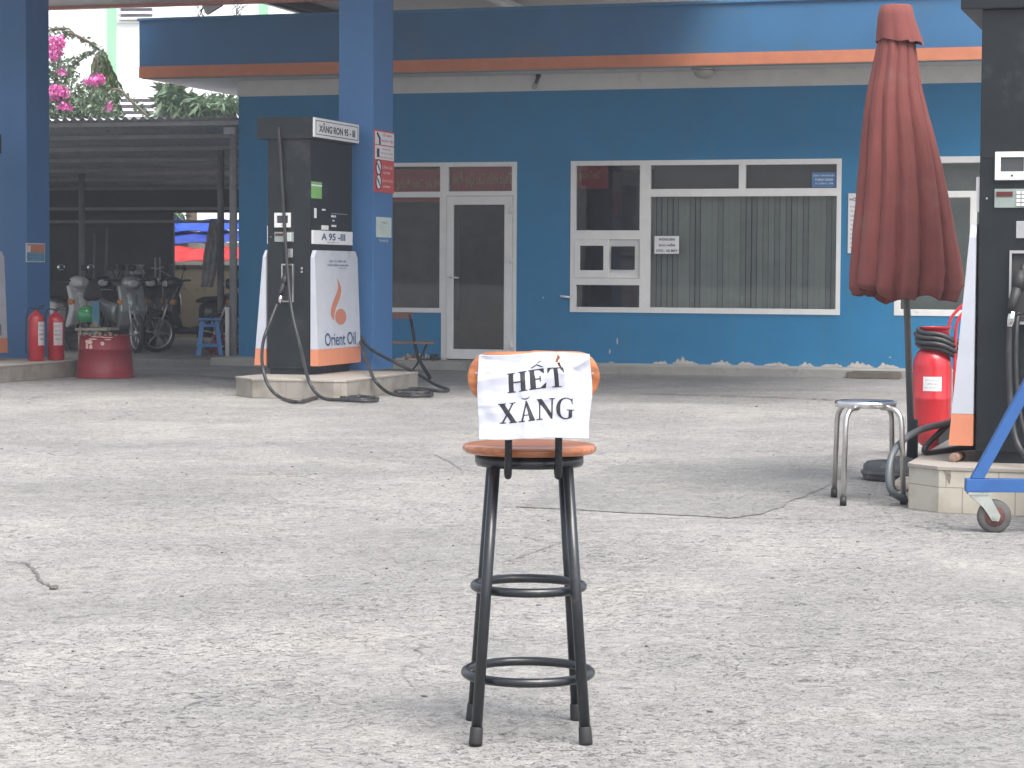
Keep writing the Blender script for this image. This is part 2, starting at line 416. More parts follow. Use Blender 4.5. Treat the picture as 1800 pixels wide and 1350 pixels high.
# ------------------------------------------------------------------ station building
def bluewall():
    m = mat('blue_wall_paint', (0.008, 0.175, 0.37), 0.6, var=0.10, scale=1.2, bump=0.12, bscale=40)
    n = m.node_tree; L = n.links.new; b = n.nodes['Principled BSDF']; src = b.inputs['Base Color'].links[0].from_socket
    tc = [x for x in n.nodes if x.type == 'TEX_COORD'][0]
    def layer(src, sc, det, p0, p1, colr, mx_):
        mp = n.nodes.new('ShaderNodeMapping'); mp.inputs['Scale'].default_value = sc; L(tc.outputs['Object'], mp.inputs[0])
        z = n.nodes.new('ShaderNodeTexNoise'); z.inputs['Scale'].default_value = 1; z.inputs['Detail'].default_value = det; z.inputs['Roughness'].default_value = .7; L(mp.outputs[0], z.inputs['Vector'])
        r = n.nodes.new('ShaderNodeValToRGB'); r.color_ramp.elements[0].position = p0; r.color_ramp.elements[1].position = p1; r.color_ramp.elements[1].color = (mx_,)*3+(1,); L(z.outputs['Fac'], r.inputs['Fac'])
        x = n.nodes.new('ShaderNodeMixRGB'); L(r.outputs['Color'], x.inputs['Fac']); L(src, x.inputs['Color1']); x.inputs['Color2'].default_value = (*colr, 1); return x.outputs['Color']
    src = layer(src, (7, 7, .35), 7, .52, .75, (.05, .17, .24), .6)      # rain streaks
    src = layer(src, (.7, .7, 1.4), 6, .50, .72, (.03, .19, .36), .45)   # faded patches
    src = layer(src, (22, 22, 22), 8, .66, .72, (.25, .30, .33), .6)     # scuffs
    L(src, b.inputs['Base Color'])
    return m
M_blue = bluewall()
M_fascia = mat('fascia_blue_paint', (0.045, 0.165, 0.34), 0.5, var=0.12, scale=0.8, dirt=(0.07, 0.16, 0.27), dscale=0.9, dth=0.56)
M_pillar = mat('pillar_blue_paint', (0.055, 0.17, 0.38), 0.5, var=0.07, scale=2.0, bump=0.06)
M_pane = glassmat('window_glass', (0.80, 0.83, 0.81), 1.5)
M_paned = glassmat('door_glass', (0.35, 0.36, 0.36), 1.8)

t_ = math.tan(TH)
Yc = 29.5 / (1 + t_ * (419-900)/F)
BF = Frame((((419-900)/F)*Yc, Yc, 0))
bld = thing('station_building', BF.o, -TH, 'long blue single storey fuel station office with orange and white eave band', 'building')
def W(px, py, y=0):
    p = BF.Y(px, py, y); return p.x, p.z
def rect(x0, y0, x1, y1, y=0):
    a = W(x0, y0, y); c = W(x1, y1, y); e = W(x0, y1, y); f = W(x1, y0, y)
    return ((a[0]+e[0])/2, (c[0]+f[0])/2, (e[1]+c[1])/2, (a[1]+f[1])/2)
ZS = BF.Y(419, 142, 0).z          # soffit height
ZB = BF.Y(419, 170, 0).z          # foot of white band
LEN = 13.5; DEP = 7.0
R_lw = rect(630, 287, 778, 549); R_dr = rect(776, 285, 908, 634); R_mw = rect(1003, 281, 1478, 551); R_rw = rect(1573, 274, 1960, 557)
R_dr = (R_dr[0], R_dr[1], 0.10, R_dr[3])
ztop = R_dr[3]
R_lw = (R_lw[0], R_dr[0], R_lw[2], ztop)
hole_l = (R_lw[0], R_lw[1], R_lw[2], ztop); hole_d = (R_dr[0], R_dr[1], 0.10, ztop)
b = MB()
b.plate((0, LEN, 0.10, ZB), [hole_l, hole_d, R_mw, R_rw], 0.0, 0.2)
b.done('wall', M_blue, bld)
b = MB(); b.box(0, 0.2, 0.2, DEP, 0.1, ZB); b.box(LEN-0.2, LEN, 0.2, DEP, 0.1, ZB); b.box(0.2, LEN-0.2, DEP-0.2, DEP, 0.1, ZB)
b.done('rear_wall', M_blue, bld)
b = MB(); b.box(0.2, LEN-0.2, 0.2, DEP-0.2, 0.04, 0.11); b.box(0.2, LEN-0.2, 3.2, 3.3, 0.11, ZB-0.02)
b.done('inner_partition', mat('room_grey', (0.30, 0.31, 0.30), 0.8), bld)
b = MB(); b.box(-0.015, LEN, -0.015, DEP+0.01, ZB, ZS-0.003); b.done('lintel_band', M_wallw, bld)
pf = BF.Z(245, 137, ZS); OV = pf.y; SL = pf.x
zf1 = BF.Y(245, 117, OV).z; zf2 = BF.Y(245, 37, OV).z
b = MB(); b.box(SL+0.02, LEN+1, OV+0.02, DEP+0.6, ZS, ZS+0.12); b.box(SL+0.3, LEN, OV+0.3, DEP+0.3, ZS+0.12, ZS+0.30)
b.done('roof_slab', M_wallw, bld)
b = MB(); b.box(SL+0.03, LEN+1, OV+0.03, OV+0.10, ZS-0.012, ZS-0.002); b.done('drip_groove', mat('grey_soffit', (0.3, 0.29, 0.27), 0.9), bld)  # darker grey strip along the outer soffit edge
b = MB(); b.box(SL, LEN+1, OV, OV+0.12, zf1, zf2); b.box(SL, SL+0.12, OV+0.12, DEP+0.6, zf1, zf2); b.done('fascia', M_fascia, bld)
b = MB(); b.box(SL-0.004, LEN+1, OV-0.006, OV+0.019, ZS, zf1-0.001); b.box(SL-0.004, SL+0.019, OV+0.019, DEP+0.6, ZS, zf1-0.001); b.done('fascia_stripe', M_orange, bld)
b = MB(); b.box(SL-0.02, LEN+1, OV-0.03, OV+0.16, zf2, zf2+0.035, bev=0.008); b.done('parapet_cap', mat('cap_blue', (0.06, 0.2, 0.38), 0.6), bld)

def bars(R, panes, y0=-0.012, y1=0.06):
    b = MB(); b.plate(R, panes, y0, y1); return b
def panes_mesh(panes, y):
    b = MB()
    for p in panes: b.face([(p[0], y, p[2]), (p[1], y, p[2]), (p[1], y, p[3]), (p[0], y, p[3])])
    return b
# main window
P_main = [rect(1013, 291, 1125, 405), rect(1013, 501, 1124, 540), rect(1144, 290, 1299, 332), rect(1311, 289, 1471, 331), rect(1143, 345, 1470, 542), rect(1010, 421, 1125, 489)]
wn = bars(R_mw, P_main).done('window', M_white, bld, bevel=0.006)
panes_mesh(P_main[:5], 0.03).done('pane', M_pane, wn)
sl = rect(1010, 421, 1125, 489); sp = [rect(1020, 432, 1061, 475), rect(1073, 433, 1115, 474)]
midx = rect(1061, 430, 1073, 475)
b = MB(); b.plate((sl[0]+.002, (midx[0]+midx[1])/2+.03, sl[2]+.002, sl[3]-.002), [sp[0]], -0.02, 0.018); b.plate(((midx[0]+midx[1])/2-.01, sl[1]-.002, sl[2]+.004, sl[3]-.004), [sp[1]], 0.02, 0.05)
b.done('sliding_sash', M_white, wn, bevel=0.004)
panes_mesh(sp, 0.0).done('pane', M_pane, wn)
M_blind = mat('grey_green_blind', (0.50, 0.55, 0.52), 0.7, var=0.12, scale=3)
bb = P_main[4]; b = MB(); n = 34; sw = (bb[1]-bb[0]+0.1)/n
for i in range(n):
    x = bb[0]-0.05 + sw*(i+0.5); a = math.radians(random.choice((8, 12, 20, 36, 48)) + random.uniform(-5, 5)); dx, dy = sw*0.475*math.cos(a), sw*0.475*math.sin(a)
    b.face([(x-dx, 0.22-dy, bb[2]-0.05), (x+dx, 0.22+dy, bb[2]-0.05), (x+dx, 0.22+dy, bb[3]+0.02), (x-dx, 0.22-dy, bb[3]+0.02)])
b.done('vertical_blind', M_blind, wn, recalc=False)
for r_, nm in ((rect(1144, 290, 1299, 332), 0), (rect(1311, 289, 1471, 331), 1)):
    b = MB(); b.box(r_[0]-.03, r_[1]+.03, 0.30, 0.31, r_[2]-.03, r_[3]+.03); b.done('roller_blind', mat('grey_blind', (0.13, 0.14, 0.135), 0.8), wn)
b = MB(); b.box(P_main[0][0]-.02, P_main[0][1]+.05, 0.8, 0.82, 0.4, 2.6); b.done('curtain', mat('dim_curtain', (0.09, 0.09, 0.12), 0.8, var=0.3, scale=2), wn)
# left window
px1 = rect(690, 293, 774, 337); a1 = rect(690, 347, 773, 541)
P_l = [(R_lw[0]+.07, px1[1], px1[2], px1[3]), (R_lw[0]+.07, a1[1], a1[2], a1[3])]
wl = bars(R_lw, P_l).done('window', M_white, bld, bevel=0.006); panes_mesh(P_l, 0.03).done('pane', M_pane, wl)
b = MB(); b.box(R_lw[0], R_lw[1]-.05, 0.9, 0.92, 0.6, 2.6); b.done('curtain', mat('dim_curtain2', (0.12, 0.12, 0.125), 0.8, var=0.35, scale=1.6), wl)
# door with fanlight
P_t = rect(789, 293, 900, 336); dl = rect(786, 345, 901, 633); P_d = rect(798, 360, 887, 614)
dl = (dl[0], dl[1], 0.115, dl[3])
dr = bars((R_dr[0], R_dr[1], 0.10, ztop), [P_t, (dl[0]-.004, dl[1]+.004, 0.10, dl[3]+.004)]).done('door_frame', M_white, bld, bevel=0.005)
panes_mesh([P_t], 0.03).done('pane', M_pane, dr)
dd = bars(dl, [P_d], -0.03, 0.025).done('door', M_white, bld, bevel=0.006)
panes_mesh([P_d], 0.0).done('pane', M_paned, dd)
hx = rect(793, 480, 800, 512); b = MB(); b.box(hx[0]-.02, hx[1]-.01, -0.045, -0.031, hx[2], hx[3], bev=.004)
hz = W(795, 487)[1]; b.tube([(hx[0]+.0, -0.045, hz), (hx[0]+.0, -0.085, hz), (hx[0]+.13, -0.085, hz-.01)], 0.010, 8); b.done('handle', M_white, dd)
for yy in (370, 457, 607):
    h_ = W(897, yy); b = MB(); b.box(h_[0]-.045, h_[0]+.05, -0.05, -0.031, h_[1]-.03, h_[1]+.03, bev=.004); b.tube([(h_[0]+.02, -0.055, h_[1]-.05), (h_[0]+.02, -0.055, h_[1]+.05)], .012, 8); b.done('hinge', M_white, dd)
# right window
rr_ = R_rw; zz1 = W(1690, 340)[1]
P_r = [(rr_[0]+.08, rr_[1]-.08, zz1+.03, rr_[3]-.08), (rr_[0]+.08, W(1704, 450)[0], rr_[2]+.08, zz1-.05), (W(1716, 450)[0], rr_[1]-.08, rr_[2]+.08, zz1-.05)]
wr = bars(rr_, P_r).done('window', M_white, bld, bevel=0.006); panes_mesh(P_r, 0.03).done('pane', M_pane, wr)
b = MB(); b.box(rr_[0], rr_[1], 0.5, 0.52, 0.5, 2.7); b.done('curtain', M_blind, wr)
# stickers in and on the glass, mirrored banners behind it imitating a reflection
def flat(name, R, y, m, parent, th=0.004):
    b = MB(); b.box(R[0], R[1], y, y+th, R[2], R[3]); return b.done(name, m, parent)
def wtext(s, R, y, m, parent, bold=.02, mirror=False, name='lettering'):
    return txt(s, plane(((R[0]+R[1])/2, y, (R[2]+R[3])/2), (1, 0, 0), (0, 0, 1)), R[1]-R[0], R[3]-R[2], m, parent, bold, mirror=mirror, name=name)
st = thing('window_notice', BF.wor(0, 0, 0), -TH, 'white notice with three black lines stuck inside the big blind window', 'notice')
R = rect(1151, 415, 1194, 446, .028); flat('sheet', R, 0.012, M_paperw, st)
for s, q in (('PHÒNG BÁN', (1158, 417.5, 1186, 423)), ('BẢO HIỂM', (1158, 427.5, 1186, 433)), ('OTO - XE MÁY', (1153, 437.5, 1191, 443))): wtext(s, rect(*q), 0.008, M_ink, st)
st = thing('window_sticker', BF.wor(0, 0, 0), -TH, 'small blue sticker with white lines in the upper right pane', 'sticker')
R = rect(1427, 303, 1469, 329); flat('sheet', R, 0.012, mat('sticker_blue', (0.06, 0.17, 0.36), .4), st)
M_pale = mat('pale_print', (0.6, 0.68, 0.78), .5, var=.03)
for s, q in (('CÔNG TY TNHH XĂNG DẦU', (1429, 305.5, 1467, 310)), ('THÀNH DANH', (1432, 312.5, 1464, 318)), ('ĐC: QUẬN 12 - HCM', (1433, 320, 1464, 324.5))): wtext(s, rect(*q), 0.008, M_pale, st)
M_ban = mat('reflected_banner', (0.42, 0.05, 0.05), .7, var=.12, scale=3); M_gold = mat('banner_gold', (0.42, 0.30, 0.12), .6)
def banner(R, textR, s, label, tail=None):  # mirrored cloth added behind the pane to stand for a banner's reflection
    t = thing('reflected_banner', BF.wor(0, 0, 0), -TH, label, 'banner', None)
    flat('cloth', R, 0.075, M_ban, t)
    wtext(s, textR, 0.071, M_gold, t, bold=.012, mirror=True)
banner((R_lw[0]+.05, px1[1]+.02, a1[3]-.06, px1[3]-.03), rect(694, 311, 771, 334), 'Về An Toàn Phòng', 'mirrored red banner imitating a reflection in the glass left of the door')
banner((P_t[0]-.02, P_t[1]+.02, P_t[2]-.02, P_t[3]+.02), rect(792, 301, 897, 330), 'Thực Hiện Các Quy Định', 'mirrored red banner imitating a reflection above the glass door')
q = rect(1014, 292, 1067, 331); banner(q, rect(1016, 300, 1054, 318), 'Tôn Trọng', 'short mirrored red banner piece imitating a reflection in the left upper pane')
# wall notice by the umbrella
R = rect(1491, 340, 1530, 445); st = thing('wall_notice', BF.wor(0, 0, 0), -TH, 'tall white printed notice on the blue wall beside the umbrella', 'notice')
flat('board', R, -0.014, M_paperw, st, 0.012)
wtext('NỘI QUY', rect(1494, 347, 1525, 354), -0.0155, M_ink, st)
for k in range(10): wtext(random.choice(('Không hút thuốc lá', 'Tắt máy khi vào trạm', 'Cấm lửa, cấm nổ')), rect(1495, 361+8*k, 1525, 365.5+8*k), -0.0155, M_ink, st, bold=0.0)
# chipped plaster patches low on the wall
chips = [(1010, 634, 14, 3), (1075, 636, 10, 3), (1160, 637, 26, 5), (1205, 637, 46, 9), (1268, 638, 36, 7), (1312, 640, 30, 8), (1365, 640, 44, 8), (1418, 641, 26, 5), (1462, 642, 36, 8), (1512, 643, 44, 9), (1562, 645, 36, 8), (960, 634, 20, 3), (712, 628, 16, 3), (1085, 600, 5, 12), (1072, 618, 5, 9), (1565, 628, 6, 2), (955, 523, 5, 3)]
M_chip = mat('bare_plaster', (0.50, 0.46, 0.42), .9, var=.2, scale=12, bump=.4)
for cx, cy, wd, hh in chips:
    c = BF.Y(cx, cy); rw, rh = wd/136/2, hh/136; P = []
    if cy > 630:
        n = max(8, int(wd/2.2)); z0 = .1005
        top = []
        for k in range(n+1):
            q = k/n; env = math.sin(math.pi*q)**.6
            h_ = rh*1.25*env*(.35+.65*abs(noise.noise(Vector((cx*.3+q*wd*.11, 3, 1))))*2) + .004
            top.append((c.x-rw+2*rw*q, -.003, z0+h_))
        P = [(c.x-rw, -.003, z0), *[t for t in top], (c.x+rw, -.003, z0)]
        P = [P[0]] + P[1:][::1]
    else:
        n = 15
        for k in range(n):
            a_ = 2*math.pi*k/n; r = .45 + .9*abs(noise.noise(Vector((math.cos(a_)*2.2, math.sin(a_)*2.2, cx*.37))))
            P.append((c.x + max(rw, .018)*math.cos(a_)*r, -.003, c.z + rh*.7*math.sin(a_)*r))
    MB().face(P).done('chipped_plaster', M_chip, bld)
# small tap on the wall
c = BF.Y(990, 522); b = MB(); b.tube([(c.x+.08, 0, c.z), (c.x+.08, -.05, c.z), (c.x-.02, -.06, c.z+.01)], .014, 8); tag(b.done('wall_bracket', M_white, bld))
# plinth walkway
M_plinth = mat('plinth_concrete', (0.33, 0.325, 0.30), .9, var=.15, scale=2, bump=.4, dirt=(0.2, 0.2, 0.19), dscale=2.5, dth=.55)
pl = BF.Z(376, 641, 0.0)
b = MB(); b.box(pl.x, LEN, -0.62, DEP, -0.02, 0.10)
o = b.done('plinth', M_plinth, bevel=.012); o.location = BF.o; o.rotation_euler.z = -TH; tag(o, kind='structure'); o.name = 'pavement'
b = MB(); q = BF.Z(1490, 664, 0.0); q2 = BF.Z(1590, 664, 0.0)
b.box(q.x, q2.x, -0.80, -0.63, 0, 0.075); b.box(q.x+.05, q2.x-.02, -0.66, -0.628, 0.076, 0.085)
o = b.done('kerb_slab', mat('old_board', (0.13, 0.11, 0.09), .9, var=.3, bump=.4), bevel=.006); o.location = BF.o; o.rotation_euler.z = -TH; tag(o, 'short dark weathered plank lying along the kerb near the umbrella', 'plank')
o.name = 'plank'
# eave fittings
c = BF.Z(1233, 118, ZS); b = MB()
b.lathe([(0.135, -.02), (0.14, -0.04), (0.12, -0.08), (0.07, -0.12), (0.01, -0.13)], 24)
lt = thing('ceiling_lamp', BF.wor(c.x, c.y+.15, ZS-.001), -TH, 'round white ceiling lamp under the eave right of centre', 'lamp')
b.done('lamp_shade', mat('opal', (0.42, 0.40, 0.36), .3), lt, smooth=True)
b = MB(); b.lathe([(0.155, 0.0), (0.155, -0.018), (0.14, -0.022)], 24); b.done('rim', M_steel, lt)
c = BF.Z(938, 128, ZS)
lt = thing('lamp_holder', BF.wor(c.x, c.y+.2, ZS-.001), -TH, 'bare tilted bulb and holder under the eave above the door side', 'lamp')
b = MB(); b.tube([(0, 0, 0), (0, 0, -.04)], .03, 10); b.tube([(0, 0, -.03), (-.03, -.02, -.13)], .022, 10); b.done('holder', M_dark, lt)
b = MB(); b.tube([(-.03, -.02, -.12), (-.04, -.025, -.16), (-.045, -.03, -.19)], [.028, .034, .02], 12); b.done('bulb', mat('bulb_glass', (0.4, 0.38, 0.36), .2), lt, smooth=True)
c = BF.Z(1057, 128, ZS)
lt = thing('eave_sensor', BF.wor(c.x, c.y+.2, ZS-.001), -TH, 'tiny black sensor on a white rose under the eave', 'sensor')
b = MB(); b.lathe([(.035, 0), (.03, -.015)], 14); b.done('rose', M_white, lt)
b = MB(); b.tube([(0, 0, -.015), (0, -.01, -.06)], .018, 10); b.done('sensor_body', M_dark, lt)

# ------------------------------------------------------------------ pump islands and pillars
def tile_mat(name, c1, c2, grout, sx):
    m = bpy.data.materials.new(name); m.use_nodes = True; n = m.node_tree; L = n.links.new; b = n.nodes['Principled BSDF']
    tc = n.nodes.new('ShaderNodeTexCoord'); mp = n.nodes.new('ShaderNodeMapping'); mp.inputs['Scale'].default_value = (1, 1, 1)
    sp = n.nodes.new('ShaderNodeSeparateXYZ'); L(tc.outputs['Object'], sp.inputs[0]); ad = n.nodes.new('ShaderNodeMath'); L(sp.outputs[0], ad.inputs[0]); L(sp.outputs[1], ad.inputs[1])
    cb = n.nodes.new('ShaderNodeCombineXYZ'); L(ad.outputs[0], cb.inputs[0]); L(sp.outputs[2], cb.inputs[1])
    br = n.nodes.new('ShaderNodeTexBrick'); L(cb.outputs[0], br.inputs['Vector']); br.inputs['Scale'].default_value = 1
    br.inputs['Brick Width'].default_value = sx; br.inputs['Row Height'].default_value = sx if sx < .2 else .32; br.inputs['Mortar Size'].default_value = 0.003; br.offset = 0.0 if sx > .2 else 0.37
    br.inputs['Color1'].default_value = (*c1, 1); br.inputs['Color2'].default_value = (*c2, 1); br.inputs['Mortar'].default_value = (*grout, 1)
    nz = n.nodes.new('ShaderNodeTexNoise'); nz.inputs['Scale'].default_value = 5; nz.inputs['Detail'].default_value = 8; L(tc.outputs['Object'], nz.inputs['Vector'])
    rp = n.nodes.new('ShaderNodeValToRGB'); rp.color_ramp.elements[0].position = .3; rp.color_ramp.elements[0].color = (.66, .64, .6, 1); rp.color_ramp.elements[1].position = .55; L(nz.outputs['Fac'], rp.inputs['Fac'])
    mx = n.nodes.new('ShaderNodeMixRGB'); mx.blend_type = 'MULTIPLY'; mx.inputs['Fac'].default_value = 1; L(br.outputs['Color'], mx.inputs['Color1']); L(rp.outputs['Color'], mx.inputs['Color2'])
    L(mx.outputs['Color'], b.inputs['Base Color']); b.inputs['Roughness'].default_value = .35
    return m
M_tileb = tile_mat('beige_tile', (.31, .285, .25), (.285, .265, .235), (.17, .155, .14), .60)
M_tilec = tile_mat('cream_tile', (.50, .46, .38), (.44, .42, .36), (.27, .24, .2), .135)
M_itop = mat('island_cement', (0.33, 0.30, 0.265), .8, var=.1, bump=.2, dirt=(.3, .28, .25), dth=.55)
def island(o, x0, x1, y0, y1, h, ch, tile, label):
    t = thing('pump_island', o, -TH, label, 'island', 'tiled pump islands')
    P = [(x0+ch, y0), (x1-ch*.3, y0), (x1, y0+ch*.3), (x1, y1), (x0, y1), (x0, y0+ch)]
    b = MB(); n = len(P)
    V0 = [b.b.verts.new((x, y, -0.02)) for x, y in P]; V1 = [b.b.verts.new((x, y, h-.02)) for x, y in P]
    b._new([b.b.faces.new((V0[i], V0[(i+1) % n], V1[(i+1) % n], V1[i])) for i in range(n)]); b.b.faces.new(V1)
    b.done('tiled_side', tile, t)
    b = MB(); V0 = [b.b.verts.new((x, y, h-.022)) for x, y in [(x*1.0+(.006 if x > (x0+x1)/2 else -.006), y+(-.006 if y < (y0+y1)/2 else .006)) for x, y in P]]
    V1 = [b.b.verts.new((v.co.x, v.co.y, h)) for v in V0]
    b._new([b.b.faces.new((V0[i], V0[(i+1) % n], V1[(i+1) % n], V1[i])) for i in range(n)]); b.b.faces.new(V1); b.b.faces.new(V0[::-1])
    b.done('top_slab', M_itop, t, bevel=.004); return t
# centre island
IH = 0.19
CF = Frame(G(603, 703)); a = CF.Z(433, 693); e = CF.Z(738, 685)
island(CF.o, a.x, 0, 0, e.y, IH, .32, M_tileb, 'beige tiled island under the middle pump and the blue pillar')
# left island: right face through (137,661)
LF = Frame(G(136, 661)); a = LF.Z(0, 673)
island(LF.o, -1.35, 0, a.y-1.6, 0, IH, .3, M_tileb, 'beige tiled island at the left edge under the two small extinguishers')
# right island
RF = Frame(G(1610, 889)); c2 = RF.Z(1670, 900)
RH = RF._hit(1650, 818, 1, c2.y-.02).z
RH = 0.245
island(RF.o, -.02, 2.6, c2.y-.07, 2.6, RH, .18, M_tilec, 'cracked cream tiled island at the right edge under the nearest pump')

def pump_model():
    t = thing('fuel_pump', (0, 0, 0), -TH, 'x', 'fuel pump', 'black fuel pumps of the station')
    W2, D2, H = .235, .575, 2.40
    b = MB(); b.box(-W2, W2, -D2, D2, .06, H, bev=.006); b.box(-W2+.02, W2-.02, -D2+.02, D2-.02, 0, .06)
    b.box(-W2+.006, W2-.006, -D2-.006, -D2+.0, .10, 1.00); b.box(-W2+.004, W2-.004, -D2-.004, D2+.004, 1.62, 1.626)
    b.done('body', M_black, t)
    b = MB(); b.box(-W2-.11, W2+.03, -D2-.03, D2+.02, H+.001, H+.225, bev=.01); b.done('head', M_black, t)
    # grade sign on the head
    sg = MB().box(W2+.034, W2+.054, -D2-.02, D2+.06, H+.02, H+.215).done('grade_sign', M_paperw, t)
    x = W2+.056; b = MB()
    for (y0, y1, z0, z1) in ((-D2+.01, D2+.03, H+.045, H+.052), (-D2+.01, D2+.03, H+.183, H+.190), (-D2+.01, -D2+.017, H+.052, H+.183), (D2+.023, D2+.03, H+.052, H+.183)): b.box(x-.003, x, y0, y1, z0, z1)
    b.done('border', M_ink, sg)
    txt('XĂNG RON 95 - III', plane((x, .02, H+.122), (0, 1, 0), (0, 0, 1)), 1.0, .10, M_ink, sg, .03)
    # small sign
    s2 = MB().box(W2, W2+.02, -D2+.03, D2-.03, 1.335, 1.475).done('octane_sign', M_paperw, t)
    txt('A 95 -III', plane((W2+.022, 0, 1.412), (0, 1, 0), (0, 0, 1)), .66, .075, M_navy, s2, .03)
    txt('DO 0,05S - II', plane((W2+.022, -.02, 1.355), (0, 1, 0), (0, 0, 1)), .30, .018, M_ink, s2, .0)
    s2 = MB().box(-W2-.02, -W2, -D2+.03, D2-.03, 1.335, 1.52).done('octane_sign', M_paperw, t)
    # tapered brand panels on both flanks
    for sgn in (1, -1):
        t0, t1 = (.03, .075) if sgn > 0 else (.015, .115)
        zb, zt = .09, 1.27
        zo = zb + .17
        def T(z): return t1 + (t0-t1)*(z-zb)/(zt-zb)
        def panel(z0, z1, cham):
            b = MB(); ys0, ys1 = -D2-.02, D2+.02; X = lambda z: sgn*(W2+.025+T(z)); xi = sgn*(W2+.012)
            P = [(ys0, z0), (ys1, z0), (ys1, z1-cham), (ys1-cham*.8, z1), (ys0+(.05 if cham else 0), z1), (ys0, z1-(.07 if cham else 0))] if cham else [(ys0, z0), (ys1, z0), (ys1, z1), (ys0, z1)]
            A = [b.b.verts.new((X(z), y, z)) for y, z in P]; B = [b.b.verts.new((xi, y, z)) for y, z in P]; n = len(P)
            b.b.faces.new(A); b.b.faces.new(B[::-1])
            for i in range(n): b.b.faces.new((A[i], B[i], B[(i+1) % n], A[(i+1) % n]))
            return b
        pn = panel(zo, zt, .07).done('brand_panel', mat('panel_white', (.47, .495, .55), .35, var=.05, dirt=(.36, .36, .36), dscale=5, dth=.60), t)
        panel(zb, zo-.0015, 0).done('orange_foot', M_orange, pn)
        if sgn > 0:
            def pt(y, z, lift=.0025): return Vector((W2+.025+T(z)+lift, y, z))
            lean = (t1-t0)/(zt-zb); upv = Vector((-lean, 0, 1)).normalized()
            def PM(y, z): return plane(pt(y, z), (0, 1, 0), upv)
            txt('Orient Oil', PM(.03, .355), .86, .135, M_navy, pn, .012)
            txt('GÓP TAY TIẾN LÊN', PM(.02, 1.165), .48, .030, M_navy, pn, .02)
            txt('THẾ KHÔNG THUA KÉM', PM(.02, 1.125), .58, .030, M_navy, pn, .02)
            txt('Orient Oil', PM(.14, 1.092), .20, .014, M_ink, pn, 0)
            # flame mark: a rising tail and a disc
            b = MB()
            cl = spline([(-.010, .985, .002), (.045, .90, .036), (.02, .83, .062), (-.06, .75, .075), (-.14, .67, .064), (-.165, .60, .046), (-.130, .548, .004)], 6)
            for p, q in zip(cl, cl[1:]): b.face([pt(p.x-p.z, p.y), pt(p.x+p.z, p.y), pt(q.x+q.z, q.y), pt(q.x-q.z, q.y)])
            c = (.055, .585)
            b.face([pt(c[0]+.155*math.cos(k*math.pi/18), c[1]+.083*math.sin(k*math.pi/18), .003) for k in range(36)])
            b.done('emblem', mat('emblem_orange', (.46, .17, .11), .5, var=.04), pn)
    # nozzle face (y = -D2)
    y = -D2
    d = MB().plate((-.155, .025, 1.50, 1.65), [(-.125, -.005, 1.545, 1.62)], y-.022, y).done('display', M_white, t, bevel=.004)
    MB().box(-.124, -.006, y-.012, y-.006, 1.546, 1.619).done('screen', mat('lcd_grey', (.06, .065, .07), .3), d)
    MB().tube([(-.065, y-.024, 1.524), (-.065, y-.021, 1.524)], .006, 8).done('button', M_ink, d)
    k = MB().box(-.155, .055, y-.012, y, 1.355, 1.455, bev=.003).done('keypad', mat('keypad_grey', (.25, .30, .28), .4), t)
    MB().box(-.145, -.06, y-.016, y-.0125, 1.415, 1.44).done('screen', mat('lcd_red', (.10, .02, .02), .3), k)
    b = MB(); [b.box(-.04+.026*i, -.02+.026*i, y-.018, y-.0125, 1.365+.021*j, 1.380+.021*j) for i in range(3) for j in range(4)]; b.done('keys', M_white, k)
    MB().box(-.04, .045, y-.01, y, 1.195, 1.285, bev=.003).done('meter_plate', M_alu, t)
    for q in (1.085, 1.05): MB().tube([(.15, y-.02, q), (.15, y, q)], .012, 10).done('switch', M_chrome, t)
    MB().box(-.20, -.19, y-.01, y, 1.40, 1.41).done('rivet', M_chrome, t)
    # nozzle bay and nozzle
    b = MB(); b.plate((-.07, .06, .74, 1.13), [(-.058, .048, .755, 1.115)], y-.03, y); b.done('nozzle_bay', M_alu, t)
    MB().box(-.057, .047, y-.008, y-.0065, .756, 1.114).done('bay_back', M_dark, t)
    nz = MB(); nz.mi = 0
    nz.tube([(-.01, y-.06, 1.02), (-.012, y-.075, .97), (-.02, y-.085, .92)], [.03, .036, .03], 10)
    nz.tube([(-.02, y-.085, .93), (-.045, y-.10, .85), (-.05, y-.10, .80)], [.03, .024, .022], 10)
    nz.tube([(0, y-.05, 1.0), (.005, y-.035, 1.06)], [.016, .012], 8)
    nz.tube([(.012, y-.075, .95), (.03, y-.09, .88), (.012, y-.10, .80), (-.03, y-.10, .79)], .007, 6)
    o = nz.done('nozzle', M_rub, t)
    MB().tube([(-.045, y-.10, .81), (-.055, y-.10, .73)], [.022, .020], 12).done('swivel', M_chrome, o)
    # green sticker, vendor marks on the flank
    x = W2
    MB().box(x, x+.003, -D2+.02, -D2+.30, 1.80, 1.97).done('green_sticker', mat('green_sticker', (.17, .38, .12), .5, var=.1), t)
    MB().box(x+.0035, x+.005, -D2+.02, -D2+.30, 1.925, 1.94).done('sticker_line', M_paperw, t)
    MB().box(x, x+.004, -D2+.10, -D2+.16, 1.60, 1.70).done('side_latch', M_white, t)
    for (yy, zz, ww, hh) in ((-.22, 1.69, .09, .018), (.05, 1.63, .13, .022), (.05, 1.585, .05, .016), (.06, 1.53, .13, .020)):
        MB().box(x, x+.003, yy-ww/2, yy+ww/2, zz-hh/2, zz+hh/2).done('button_label', M_paperw, t)
    MB().box(x, x+.02, -.28, -.13, 1.485, 1.53, bev=.003).done('socket', M_white, t)
    MB().box(x, x+.02, -.02, .40, 1.655, 1.66).done('trim', M_alu, t)
    return t
pump = pump_model()
c = G(545, 659, IH)
pump.location = Frame(c).wor(-.235, .575, 0); pump['label'] = 'black fuel pump in the middle with white Orient Oil panel and blue pillar behind'
PF = Frame(pump.location)
